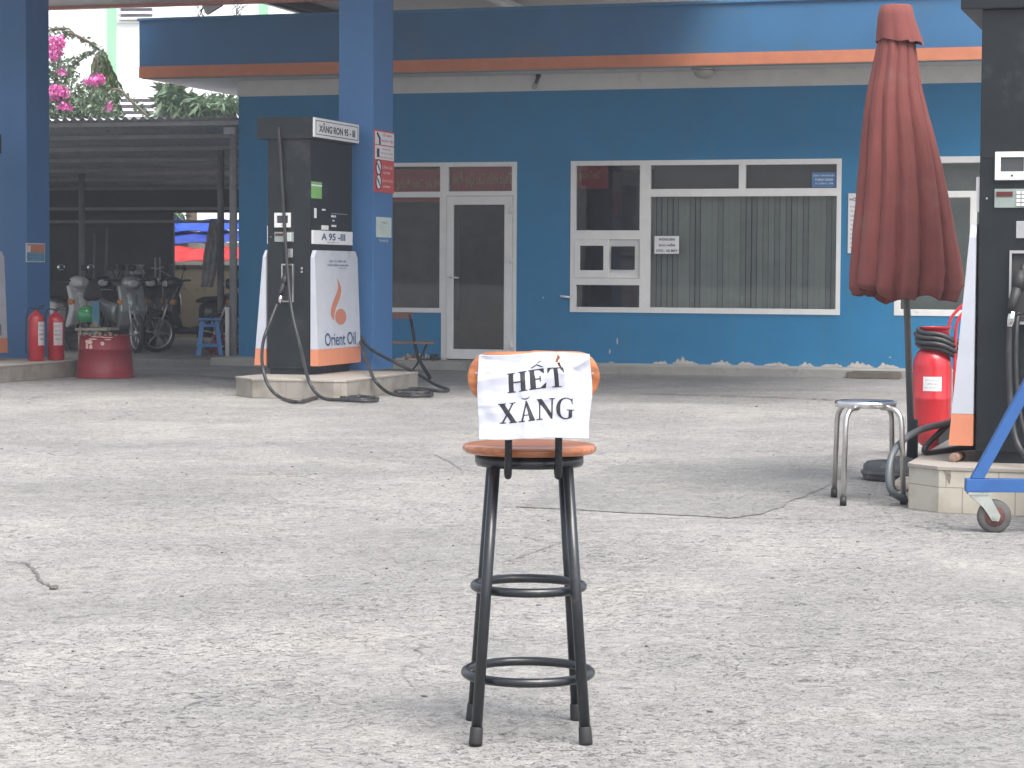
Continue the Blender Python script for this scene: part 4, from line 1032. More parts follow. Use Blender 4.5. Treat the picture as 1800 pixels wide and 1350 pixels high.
# ------------------------------------------------------------------ big wheeled extinguisher
ef = Frame(G(1640, 803), 0)
ex_ = thing('wheeled_extinguisher', ef.o, 0, 'large red wheeled fire extinguisher with hose behind the umbrella pole', 'fire extinguisher')
def ep(px, py, y=0): p = ef.Y(px, py, y); return p.x, p.z
r_ = (ep(1672, 700)[0]-ep(1604, 700)[0])/2; cx = (ep(1672, 700)[0]+ep(1604, 700)[0])/2
z = lambda py: ep(1640, py)[1]
b = MB(); b.lathe([(.001, z(790)), (r_*.30, z(789)), (r_*.72, z(776)), (r_*.94, z(758)), (r_, z(740)), (r_, z(704)), (r_*1.02, z(702)), (r_*1.02, z(698)), (r_, z(696)), (r_, z(645)), (r_*.95, z(632)), (r_*.75, z(618)), (r_*.45, z(610)), (r_*.42, z(600)), (.001, z(600))], 40, caps=False)
b.done('tank', M_red, ex_, M=Matrix.Translation((cx, 0, 0)))
b = MB(); rc = (ep(1682, 570)[0]-ep(1629, 570)[0])/2*1.0; ccx = cx+.02
b.lathe([(rc, z(578)), (rc*.93, z(580)), (rc*.93, z(618)), (rc*.88, z(618)), (rc*.88, z(578))], 28, caps=False); b.lathe([(rc*1.03, z(574)), (rc*1.03, z(578)), (rc*.85, z(578)), (rc*.85, z(574)), (rc*1.03, z(574))], 28, caps=False)
b.done('guard_collar', M_red, ex_, M=Matrix.Translation((ccx, 0, 0)))
b = MB(); hx_ = cx+.135
for yy_ in (-.10, .16): b.tube(spline([(hx_+.18, yy_, z(505)), (hx_+.12, yy_, z(530)), (hx_+.02, yy_, z(560)), (hx_, yy_, z(600)), (hx_, yy_, z(700)), (hx_-.01, yy_, z(792))], 5), .011, 8)
b.tube([(hx_+.18, -.10, z(505)), (hx_+.18, .16, z(505))], .011, 8); b.done('handle_frame', M_red, ex_)
b = MB()
for k, (dz, rr, dy) in enumerate(((0, .135, 0), (.035, .140, .01), (.068, .125, .0), (-.03, .13, .01))):
    P = [(ccx+.015+rr*1.05*math.cos(a), dy+rr*math.sin(a), z(608)+dz-.30*rr*math.cos(a)+.01*math.sin(3*a)) for a in [2*math.pi*i/36 for i in range(36)]]
    b.tube(P, .017, 8, closed=True)
b.done('hose', M_hose, ex_)
b = MB()
for k in range(9):
    pass
rl = r_+.0015; a0, a1 = math.radians(-127), math.radians(-72)
P = [(a0+(a1-a0)*k/10) for k in range(11)]
for k in range(10): b.face([(cx+rl*math.cos(P[k]), rl*math.sin(P[k]), z(686)), (cx+rl*math.cos(P[k+1]), rl*math.sin(P[k+1]), z(686)), (cx+rl*math.cos(P[k+1]), rl*math.sin(P[k+1]), z(661)), (cx+rl*math.cos(P[k]), rl*math.sin(P[k]), z(661))])
lb = b.done('label', M_paperw, ex_)
for k, (s, w_) in enumerate((('BỘT CHỮA CHÁY', .10), ('MFTZ35 - 35KG', .07), ('KIỂM TRA ĐỊNH KỲ', .12))): txt(s, plane((cx-.022, -r_-.006, z(667+6.5*k)), (1, .0, 0), (0, 0, 1)), w_, .010, M_ink, lb, 0)
b = MB(); b.tube([(cx-.02, 0, z(790)+.01), (cx-.03, 0, .03)], .022, 10); b.box(cx-.06, cx+.03, -.05, .05, .0, .02); b.done('foot', M_red, ex_)
for yy_ in (-.14, .20):
    MB().tube([(hx_-.0, yy_-.02, .115), (hx_-.0, yy_+.02, .115)], .115, 20).done('wheel', M_rub, ex_)
# loose hose loop around the island corner
hp = [G(1668, 735, .25), G(1640, 755, .30), G(1618, 790, .22), G(1606, 830, .03), G(1602, 850, .02)]
b = MB()
k0 = RF.wor(.30, 1.1, RH+.03)
b.tube(spline([RF.wor(.35, .8, RH+.20), RF.wor(.10, .55, RH+.17), RF.wor(-.05, .25, RH+.13), RF.wor(-.13, -.0, RH+.03), RF.wor(-.13, -.08, .10), RF.wor(-.06, .05, .02)], 8), .019, 10)
tag(b.done('rubber_hose', mat('grey_hose', (.10, .115, .125), .4, var=.2)), 'grey rubber hose curling over the broken corner of the right island', 'hose')
b = MB()
b.tube(spline([RF.wor(.45, 1.2, RH+.30), RF.wor(.22, .85, RH+.26), RF.wor(.06, .50, RH+.12), RF.wor(.0, .35, RH+.02), RF.wor(.15, .7, RH+.02), RF.wor(.35, .9, RH+.03)], 8), .017, 10)
tag(b.done('rubber_hose', M_hose), 'dark rubber hose lying on the right island beside the white panel foot', 'hose')
# cork/roller on island
rl_ = G(1683, 803, RH+.025); b = MB()
b.tube([(-.03, -.05, 0), (.04, .09, 0)], .024, 14); b.tube([(-.03, -.052, 0), (-.032, -.056, 0)], .012, 10)
o = b.done('wooden_roller', mat('old_wood', (.34, .22, .16), .8, var=.25, scale=20, bump=.3)); o.location = rl_; tag(o, 'short round wooden chock on the tiled island in front of the pump', 'chock')
# chipped tile corner
b = MB(); q0 = RF.Y(1655, 812, c2.y-.072); 
P = [RF.Y(*p, c2.y-.0725) for p in ((1655, 822), (1671, 824), (1672, 838), (1669, 852), (1664, 840), (1660, 832))]
o = MB().face([(p.x, p.y, p.z) for p in P]).done('broken_tile_gap', mat('broken_mortar', (.2, .17, .14), .95, var=.4, scale=30, bump=.5)); o.location = RF.o; o.rotation_euler.z = -TH
isl_r = [x for x in bpy.data.objects if x.name.startswith('pump_island') and 'right edge' in x['label']][0]
o.location = (0, 0, 0); o.rotation_euler = (0, 0, 0); o.parent = isl_r

# ------------------------------------------------------------------ blue trolley
tf = Frame(G(1747, 937), math.radians(2))
tr = thing('steel_trolley', tf.o, -math.radians(2), 'blue painted steel trolley frame on caster wheels at the right edge', 'trolley')
M_tb = mat('trolley_blue', (.025, .10, .30), .4, var=.12, dirt=(.35, .38, .42), dscale=16, dth=.70)
def tp_(px, py): p = tf.Y(px, py, 0); return p.x, p.z
xa, zt_ = tp_(1697, 841); _, zb2 = tp_(1697, 864); LT = 1.25; hz_ = (zt_-zb2)/2; zm_ = (zt_+zb2)/2
b = MB()
for y_ in (0, .62): b.box(xa+(.42 if y_ else 0), xa+LT, y_-hz_, y_+hz_, zb2, zt_, bev=.004)
for x_ in (xa+.43, xa+LT-2*hz_-.001): b.box(x_, x_+2*hz_, hz_+.001, .62-hz_-.001, zb2+.001, zt_-.001)
b.done('base_frame', M_tb, tr)
d0 = tp_(1706, 840); d1 = tp_(1806, 656); dx, dz = d1[0]-d0[0], d1[1]-d0[1]; wd = (tp_(1727, 840)[0]-d0[0])
for y_ in (0,):
    ex2 = 1.0; P = [(d0[0], zt_+.001), (d0[0]+wd*1.05, zt_+.001), (d0[0]+wd*1.05+dx*ex2, zt_+dz*ex2), (d0[0]+dx*ex2, zt_+dz*ex2)]
    MB().prism(P, y_-hz_*.9, y_+hz_*.9).done('brace', M_tb, tr, bevel=.003)
b = MB(); px_ = xa+.46
for y_ in (0, .62): b.box(px_, px_+.05, y_-.022, y_+.022, zt_+.002, zt_+dz+.25)
b.tube([(px_+.02, 0, zt_+dz+.27), (px_+.02, .62, zt_+dz+.27)], .02, 10); b.done('upright', M_tb, tr)
def caster(cx_, cy_):
    c = thing('caster', (0, 0, 0), 0, None, None); c.parent = tr
    R_ = .082
    b = MB(); b.lathe([(.035, -.016), (R_-.010, -.018), (R_, -.008), (R_, .008), (R_-.010, .018), (.035, .016)], 36); b.done('tyre', mat('worn_rubber', (.09, .088, .085), .7, var=.25, scale=20), c, M=Matrix.Translation((cx_, cy_, R_)) @ Matrix.Rotation(math.pi/2, 4, 'X'))
    b = MB(); b.lathe([(.018, -.020), (.048, -.019), (.050, -.017), (.050, .017), (.048, .019), (.018, .020)], 28); b.done('hub', mat('rusty_hub', (.10, .04, .035), .8, var=.5, scale=30), c, M=Matrix.Translation((cx_, cy_, R_)) @ Matrix.Rotation(math.pi/2, 4, 'X'))
    b = MB(); zc_ = zb2-.001
    for sy in (-1, 1): b.prism([(cx_-.125, zc_-.012), (cx_-.03, zc_-.012), (cx_+.026, R_+.005), (cx_+.018, R_-.022), (cx_-.014, R_-.02), (cx_-.055, zc_-.075)], cy_+sy*.026-.002, cy_+sy*.026+.002)
    b.box(cx_-.13, cx_-.025, cy_-.032, cy_+.032, zc_-.012, zc_); b.tube([(cx_, cy_-.034, R_), (cx_, cy_+.034, R_)], .012, 10)
    b.done('fork', mat('caster_zinc', (.42, .45, .42), .45, .5, var=.2, dirt=(.2, .12, .08), dscale=14, dth=.6), c)
for x_, y_ in ((0, 0), (LT-.12, 0), (.50, .62), (LT-.12, .62)): caster(x_, y_)
# casters were built from empties: drop their empty properties
for o in bpy.data.objects:
    if o.name.startswith('caster'):
        for k in ('label', 'category'):
            if k in o: del o[k]

# ------------------------------------------------------------------ left side: barrel, extinguishers, stand, chair, sandals
bf = Frame(G(185, 663), 0)
def bp_(px, py): p = bf.Y(px, py, 0); return p.x, p.z
R1 = (bp_(235, 655)[0]-bp_(135, 655)[0])/2; R0 = (bp_(228, 590)[0]-bp_(141, 590)[0])/2; H1 = bp_(185, 589)[1]; hm = bp_(185, 613)[1]
bar = thing('red_drum', bf.o, 0, 'red cut down steel drum with worn rim in front of the motorbikes', 'drum')
M_drum = mat('drum_red', (.20, .014, .022), .5, var=.2, scale=5, dirt=(.18, .03, .035), dscale=4, dth=.55)
Rm = R1+(R0-R1)*hm/H1
b = MB(); b.lathe([(R1+.012, 0), (R1+.012, .012), (R1, .018), (Rm+.002, hm-.02), (Rm+.012, hm-.006), (Rm+.012, hm+.004), (Rm, hm+.015), (R0, H1-.015), (R0+.008, H1-.008), (R0+.008, H1), (R0-.01, H1), (R0-.012, H1-.10), (.001, H1-.11)], 48, caps=False)
b.done('drum_body', M_drum, bar, recalc=False)
M_worn = mat('pink_filler', (.62, .40, .35), .8, var=.25, scale=30)
b = MB()
for (a, dz, ww, hh) in ((-118, -.075, .10, .05), (-112, -.13, .05, .07), (-122, -.12, .04, .10), (-97, -.012, .16, .012), (-75, -.02, .14, .012), (-86, -.09, .045, .045), (-108, -.04, .12, .018), (-74, -.045, .09, .012)):
    a = math.radians(a); n = 9; zc_ = H1+dz; rr = R0+.010 + (R1-R0)*(-dz/H1)
    P = []
    for k in range(n):
        q = 2*math.pi*k/n; j = 1+.3*noise.noise(Vector((k*1.3, dz*50, a*9))); aa = a+ww/2/rr*math.cos(q)*j
        P.append((rr*math.cos(aa), rr*math.sin(aa), min(H1, zc_+hh/2*math.sin(q)*j)))
    b.face(P)
b.done('worn_patch', M_worn, bar)
b = MB()
for k in range(7): b.box(-.25+.06*k, -.22+.06*k, -.03, .03+.02*(k % 3), H1-.09, H1+.01+.02*(k % 2), bev=.004)
b.done('odd_tools', mat('tools', (.25, .2, .15), .8, var=.4), bar)
# small extinguishers on the left island
def small_ext(px, py, pr_, ptop, label, ang, dist=0.0):
    p = G(px, py, IH); f_ = Frame(p, 0); t = thing('fire_extinguisher', p, math.radians(ang), label, 'fire extinguisher', 'small extinguishers on the left island')
    R_ = pr_/(F/p.y); H_ = f_.Y(px, ptop, 0).z
    b = MB(); b.lathe([(R_*.9, 0), (R_, .012), (R_, H_-R_*1.0), (R_*.93, H_-R_*.62), (R_*.72, H_-R_*.30), (R_*.35, H_-R_*.05), (R_*.25, H_), (R_*.22, H_+.02)], 28); b.done('cylinder', M_red2, t)
    b = MB(); b.box(-.025, .025, -.018, .018, H_+.021, H_+.05); b.tube([(0, 0, H_+.045), (R_*1.1, 0, H_+.075)], .007, 6); b.tube([(0, 0, H_+.035), (R_*1.0, 0, H_+.04)], .006, 6); b.done('valve', M_rub, t)
    b = MB(); b.tube(spline([(-.02, 0, H_+.04), (-R_*1.0, 0, H_+.03), (-R_*1.35, 0, H_*.8), (-R_*1.40, 0, H_*.4), (-R_*1.35, 0, H_*.15)], 5), .009, 8); b.done('hose', M_rub, t)
    b = MB(); rl = R_+.002
    for k in range(8):
        a, c = math.radians(-100+8*k), math.radians(-92+8*k)
        b.face([(rl*math.cos(a), rl*math.sin(a), H_*.32), (rl*math.cos(c), rl*math.sin(c), H_*.32), (rl*math.cos(c), rl*math.sin(c), H_*.80), (rl*math.cos(a), rl*math.sin(a), H_*.80)])
    lab = b.done('label', M_lab, t)
    for k in range(4):
        aa = math.radians(-74); M_ = plane(Vector(((rl+.004)*math.cos(aa), (rl+.004)*math.sin(aa), H_*(.72-.09*k))), (-math.sin(aa), math.cos(aa), 0), (0, 0, 1)); txt(('PCCC', 'BÌNH BỘT', 'MFZ8', 'ABC')[k], M_, R_*.7, .02, M_ink, lab, 0)
    return t
M_red2 = mat('extinguisher_red', (.40, .02, .028), .3, var=.12, dirt=(.3, .03, .03), coat=.2)
M_lab = mat('dirty_label', (.52, .48, .48), .6, var=.2, scale=18, dirt=(.2, .12, .14), dscale=25, dth=.58)
small_ext(64, 634.5, 14, 548, 'red extinguisher standing against the left blue pillar', 35)
small_ext(98, 633, 15, 550, 'red extinguisher at the island end beside the wooden stand', 8)
# wooden stand beside the drum
wf = Frame(G(136, 658), 0); wsx = lambda px, py: (wf.Y(px, py, 0).x, wf.Y(px, py, 0).z)
ws = thing('wooden_stand', wf.o, math.radians(-8), 'rough pale wooden stand left of the red drum', 'stand')
M_pine = mat('weathered_pine', (.36, .32, .25), .85, var=.25, scale=14, bump=.3)
zt3 = wsx(140, 582)[1]
for x_, y_ in ((-.05, .25), (.16, .25), (-.05, .62), (.16, .62)): MB().box(x_-.02, x_+.02, y_-.02, y_+.02, 0, zt3, bev=.003).done('leg', M_pine, ws)
MB().box(-.10, .30, .20, .68, zt3+.001, zt3+.03, bev=.003).done('top_board', M_pine, ws)
MB().box(-.12, .06, .225, .245, .10, .15, bev=.003).done('rail', M_pine, ws)
for k, (c_, r0) in enumerate((((.03, .03, .035), .05), ((.25, .2, .15), .04))):
    o = MB().lathe([(r0, 0), (r0*1.1, .02), (r0*.9, .06), (r0*.3, .075)], 14).done('small_pot', mat('pot%d' % k, c_, .6)); o.location = wf.wor(.02+.12*k, .4, zt3+.031); tag(o, ('black little pot on the wooden stand', 'brown little pot on the wooden stand')[k], 'pot')
# blue post behind the drum
p_ = G(170, 652); Yb = p_.y+.9; xb = (168-900)/F*Yb
zb_t = CH - (530-476)/F*Yb
o = MB().box(-.045, .045, -.045, .045, 0, zb_t, bev=.006).done('blue_post', mat('post_blue', (.07, .22, .30), .6, var=.2)); o.location = (xb, Yb, 0); tag(o, 'short faded blue post standing behind the red drum', 'post')
b = MB(); b.loft([(-.10, 0, .0, .06, .04), (-.05, 0, -.03, .20, .09), (.03, 0, -.02, .27, .10), (.10, 0, .0, .16, .07), (.13, 0, .02, .08, .03)], 14)
o = b.done('dark_sack', mat('sack', (.035, .03, .035), .9, var=.4, bump=.4), smooth=True); o.location = (xb-.05, Yb, zb_t+.03); tag(o, 'dark cloth bundle on top of the faded blue post', 'bundle')
# folding chair
cf0 = G(722, 674); cf = Frame(G(722, 668), math.radians(0))
ch = thing('folding_chair', cf.o, 0, 'wood and black metal folding chair between the pillar and the glass door', 'chair')
def cp(px, py, y=0): p = cf.Y(px, py, y); return Vector((p.x, y, p.z))
M_ct = mat('chair_wood', (.20, .13, .10), .7, var=.2, scale=12)
zs_ = cp(730, 602).z
MB().box(cp(672, 600).x, cp(764, 600).x, -.20, .20, zs_-.012, zs_+.012, bev=.004).done('seat', M_ct, ch)
b0, b1 = cp(688, 549), cp(724, 561)
MB().box(b0.x-.08, b1.x, .14, .155, b1.z, b0.z, bev=.004).done('backrest', mat('chair_back', (.17, .085, .07), .7), ch)
for yy_ in (-.19, .19):
    MB().tube([Vector((cp(751, 606).x, yy_, zs_-.013)), Vector((cp(733, 640).x, yy_, .18)), Vector((cp(712, 665).x, yy_, .012))], .010, 8).done('leg', M_black, ch)
    MB().tube([Vector((cp(724, 562).x-.02, yy_*.9, b0.z-.02)), Vector((cp(729, 604).x, yy_*.95, zs_)), Vector((cp(735, 630).x, yy_, .25)), Vector((cp(757, 672).x, yy_, .012))], .010, 8).done('leg', M_black, ch)
MB().tube([Vector((cp(757, 668).x, -.19, .03)), Vector((cp(757, 668).x, .19, .03))], .008, 6).done('crossbar', M_black, ch)
MB().tube([Vector((cp(700, 668).x+.04, -.19, .05)), Vector((cp(700, 668).x+.04, .19, .05))], .008, 6).done('crossbar', M_black, ch)
# sandals on the plinth
def sandal(s_, v_, ang, c_, label):
    t = thing('sandal', BF.wor(s_, v_, .10), math.radians(ang), label, 'sandal', 'sandals left by the office wall')
    b = MB(); P = [(.13*math.cos(a), .045*math.sin(a)*(1-.18*math.cos(a))) for a in [2*math.pi*k/20 for k in range(20)]]
    A = [b.b.verts.new((x, y, 0)) for x, y in P]; B = [b.b.verts.new((x, y, .022)) for x, y in P]
    b.b.faces.new(A); b.b.faces.new(B)
    for k in range(20): b.b.faces.new((A[k], A[(k+1) % 20], B[(k+1) % 20], B[k]))
    b.done('sole', c_, t)
    b = MB(); b.tube([(.02, -.045, .02), (.03, -.03, .06), (.035, 0, .075), (.03, .03, .06), (.02, .045, .02)], .012, 6); b.tube([(.06, -.04, .02), (.06, -.02, .055), (.06, .02, .055), (.06, .04, .02)], .011, 6); b.done('strap', c_, t)
ms = [mat('sandal_cream', (.5, .44, .36), .7), mat('sandal_brown', (.28, .15, .08), .7), mat('sandal_dark', (.05, .045, .05), .7)]
for px, k, an, nm in ((712, 0, 20, 'cream sandal left of the pair by the folding chair legs'), (722, 1, -10, 'brown sandal lying between two cream ones by the chair'), (733, 0, 30, 'cream sandal turned outward behind the crossed chair legs'), (745, 0, 5, 'cream sandal nearest the middle of the row'), (755, 2, 15, 'dark sandal right after the cream ones'), (766, 2, 80, 'dark sandal pointing at the wall beside the door frame')):
    c = BF.Y(px, 634, -.18); sandal(c.x, -.18, an, ms[k], nm)

# ------------------------------------------------------------------ motorbike shed on the left
sf0 = G(410, 631, .06)
SF = Frame((sf0.x, sf0.y, 0))
def sp_(px, py, y=0): p = SF.Y(px, py, y); return p.x, p.z
shed = thing('motorbike_shed', SF.o, -TH, 'open lean-to shed with grey corrugated metal roof beside the office', 'shed')
xl = sp_(20, 400)[0] - 7.0; xr2 = sp_(419, 300)[0]; zr0 = sp_(250, 209)[1]; zr1 = zr0 - .62; SD = 8.0
M_sheet = mat('corrugated_sheet', (.74, .75, .76), .6, .2, var=.12, scale=2, dirt=(.5, .49, .47), dth=.58)
b = MB(); P1 = []; pitch_ = .13; n = int((xr2-xl)/pitch_*6)
for i in range(n+1):
    x = xl + (xr2-xl)*i/n; dz = .022*math.sin(2*math.pi*x/pitch_)
    P1.append((b.b.verts.new((x, -.15, zr0+dz)), b.b.verts.new((x, SD, zr1+dz))))
for a, c in zip(P1, P1[1:]): f = b.b.faces.new((a[0], c[0], c[1], a[1])); f.smooth = True
b.done('roof_sheet', M_sheet, shed, recalc=False)
M_pur = mat('purlin_steel', (.36, .365, .37), .6, var=.15)
for k in range(7):
    y = .02+1.25*k; zc_ = zr0 + (zr1-zr0)*(y+.15)/(SD+.15)
    MB().box(xl, xr2-.01, y, y+.05, zc_-.085, zc_-.025).done('purlin', M_pur, shed)
for px, y in ((409, 0), (387, 2.4), (143, 5.0)):
    x_ = sp_(px, 500, y)[0]; zc_ = zr0 + (zr1-zr0)*(y+.15)/(SD+.15)
    MB().tube([(x_, y+.02, .06), (x_, y+.02, zc_-.10)], .052, 12).done('post', mat('post_grey', (.22, .225, .23), .6, var=.2), shed)
x_ = sp_(404, 500)[0]
MB().tube([(x_-.01, -.06, .06), (x_-.01, -.06, sp_(404, 540)[1])], .028, 10).done('drain_pipe', M_wallw, shed)
x_ = sp_(408, 230)[0]; MB().box(x_-.10, x_+.06, -.06, .0, sp_(408, 236)[1], sp_(408, 224)[1]).done('bracket', M_pur, shed)
# long beam and rear cladding
zbm = sp_(250, 300, SD-.3)[1]
q1 = sp_(305, 400, SD)[0]
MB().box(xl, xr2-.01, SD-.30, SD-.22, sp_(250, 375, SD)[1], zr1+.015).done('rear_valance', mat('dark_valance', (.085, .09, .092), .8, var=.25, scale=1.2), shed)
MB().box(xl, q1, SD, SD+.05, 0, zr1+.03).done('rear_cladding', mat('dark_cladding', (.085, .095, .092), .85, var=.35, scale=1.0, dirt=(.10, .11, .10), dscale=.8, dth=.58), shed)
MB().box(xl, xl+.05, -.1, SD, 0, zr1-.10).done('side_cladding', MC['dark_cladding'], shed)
for k, (zz_, yy_) in enumerate(((.62, SD-.5), (.40, SD-.6))):
    MB().box(xl, xr2-.02, yy_, yy_+.04, zr1-zz_, zr1-zz_+.05).done('tie_bar', M_pur, shed)
# shed floor
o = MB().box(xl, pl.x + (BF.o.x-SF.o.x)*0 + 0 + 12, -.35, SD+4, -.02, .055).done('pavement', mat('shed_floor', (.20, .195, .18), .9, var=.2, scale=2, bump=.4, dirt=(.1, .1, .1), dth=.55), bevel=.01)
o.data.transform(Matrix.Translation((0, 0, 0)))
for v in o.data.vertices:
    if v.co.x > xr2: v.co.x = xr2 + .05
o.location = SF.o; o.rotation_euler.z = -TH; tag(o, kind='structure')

# garden wall and awnings beyond the shed
M_yel = mat('yellow_render', (.36, .31, .21), .85, var=.12, scale=1.5, bump=.2, dirt=(.22, .19, .14), dth=.56)
gx0, gx1 = sp_(236, 500, SD+.6)[0], sp_(560, 500, SD+.6)[0]; gz = sp_(330, 466, SD+.6)[1]
gw = thing('yard_wall', SF.o, -TH, 'low yellow rendered yard wall with pale coping behind the motorbikes', 'wall')
MB().box(gx0, gx1, SD+.6, SD+.75, 0, gz).done('render', M_yel, gw)
MB().box(gx0-.02, gx1, SD+.57, SD+.78, gz+.001, gz+.06).done('coping', M_wallw, gw)
def tarp(name, q, y, m, label, cat, sag=.05, rows=8):
    x0, z1 = sp_(q[0], q[1], y); x1, z0 = sp_(q[2], q[3], y)
    b = MB(); NX = 40; V_ = []
    for j in range(rows+1):
        V_.append([b.b.verts.new((x0+(x1-x0)*i/NX, y - .5*j/rows + .05*noise.noise(Vector((i*.3, j*.9, q[0]))), z1+(z0-z1)*j/rows - sag*math.sin(math.pi*i/NX*2)*.3 + .02*math.sin(i*.5+j))) for i in range(NX+1)])
    for j in range(rows):
        for i in range(NX): f = b.b.faces.new((V_[j][i], V_[j][i+1], V_[j+1][i+1], V_[j+1][i])); f.smooth = True
    o = b.done(name, m, recalc=False); o.location = SF.o; o.rotation_euler.z = -TH
    md = o.modifiers.new('t', 'SOLIDIFY'); md.thickness = .01
    return tag(o, label, cat)
M_btarp = mat('blue_tarp', (.02, .07, .42), .45, var=.2, scale=3)
tarp('blue_awning', (284, 386, 520, 407), SD+2.2, M_btarp, 'upper bright blue tarpaulin awning seen beyond the shed', 'awning')
tarp('blue_awning', (292, 405, 520, 428), SD+1.9, mat('blue_tarp2', (.02, .05, .30), .45, var=.2), 'lower darker blue tarpaulin awning under the bright one', 'awning')
tarp('red_awning', (296, 434, 520, 460), SD+1.4, mat('red_tarp', (.48, .03, .03), .5, var=.25, scale=3), 'long red tarpaulin edge beyond the yellow wall', 'awning')
y_ = SD+3.4; x0, z1 = sp_(240, 426, y_); x1, z0 = sp_(560, 470, y_)
o = MB().box(x0, x1, y_, y_+.1, 0, z1).done('yard_fence', mat('grey_fence', (.22, .21, .19), .8, var=.25)); o.location = SF.o; o.rotation_euler.z = -TH; tag(o, 'greyish panel fence strip between the blue and red tarpaulins', 'fence')
# hanging cloth on the rear post
b = MB(); xh, zh = sp_(376, 385, 2.2); zl = sp_(376, 505, 2.2)[1]; V_ = []
for j in range(25):
    t = j/24; wd = .10+.10*math.sin(t*2.6); V_.append([b.b.verts.new((xh-.12*t+ wd*(i/12-.5)*2*.6, 2.2+.035*math.sin(i*1.5+t*3), zh+(zl-zh)*t)) for i in range(13)])
for j in range(24):
    for i in range(12): f = b.b.faces.new((V_[j][i], V_[j][i+1], V_[j+1][i+1], V_[j+1][i])); f.smooth = True
o = b.done('hanging_cloth', mat('hung_cloth', (.26, .25, .24), .9, var=.4, scale=9), recalc=False); o.location = SF.o; o.rotation_euler.z = -TH; tag(o, 'dirty pale cloth hanging beside the rear shed post', 'cloth')
# cabinets, gas bottle, ladder rack
M_cab = mat('grey_cabinet', (.16, .17, .165), .6, var=.15)
def cab(q, y, label):
    x0, z1 = sp_(q[0], q[1], y); x1, z0 = sp_(q[2], q[3], y)
    t = thing('storage_box', SF.o, -TH, label, 'box'); MB().box(x0, x1, y, y+.5, .055, z1, bev=.01).done('carcass', M_cab, t); MB().box(x0-.01, x1+.01, y-.02, y+.5, z1+.001, z1+.05, bev=.006).done('lid', M_cab, t)
    MB().box(x0+.03, x1-.03, y-.012, y-.001, .5, z1-.06).done('door', mat('cab_door', (.19, .20, .195), .5), t)
cab((185, 470, 214, 600), 6.6, 'wide grey storage box at the back of the shed')
cab((217, 470, 229, 600), 6.5, 'narrow grey storage box beside the wide one')
for k, (px, top_) in enumerate(((164, 410), (182, 400))):
    x_, z_ = sp_(px, top_, 6.3)
    o = MB().tube([(0, 0, .055), (.04*(k), .1, z_)], .022, 8).done('leaning_pole', mat('pole_grey', (.22, .22, .21), .7)); o.location = SF.wor(x_, 6.3, 0); tag(o, ('pale pole leaning nearest the dark wall in the shed', 'taller pole leaning right of the other in the shed')[k], 'pole')
# parasol stand frame behind
sx_, szt = sp_(276, 452, 3.6); b = MB()
stt = thing('rack_stand', SF.wor(sx_, 3.6, 0), -TH, 'thin double pole rack standing before the yellow wall', 'rack')
for dx in (-.03, .05): MB().tube([(dx, 0, .055), (dx, 0, szt)], .014, 6).done('pole', M_pur, stt)
MB().tube([(-.30, 0, szt-.12), (.0, 0, szt-.18), (.25, 0, szt-.12)], .012, 6).done('arm', M_pur, stt)
MB().tube(spline([(.05, 0, szt-.2), (.30, 0, szt-.34), (.48, 0, szt-.5)], 5), .010, 6).done('arm', M_pur, stt)

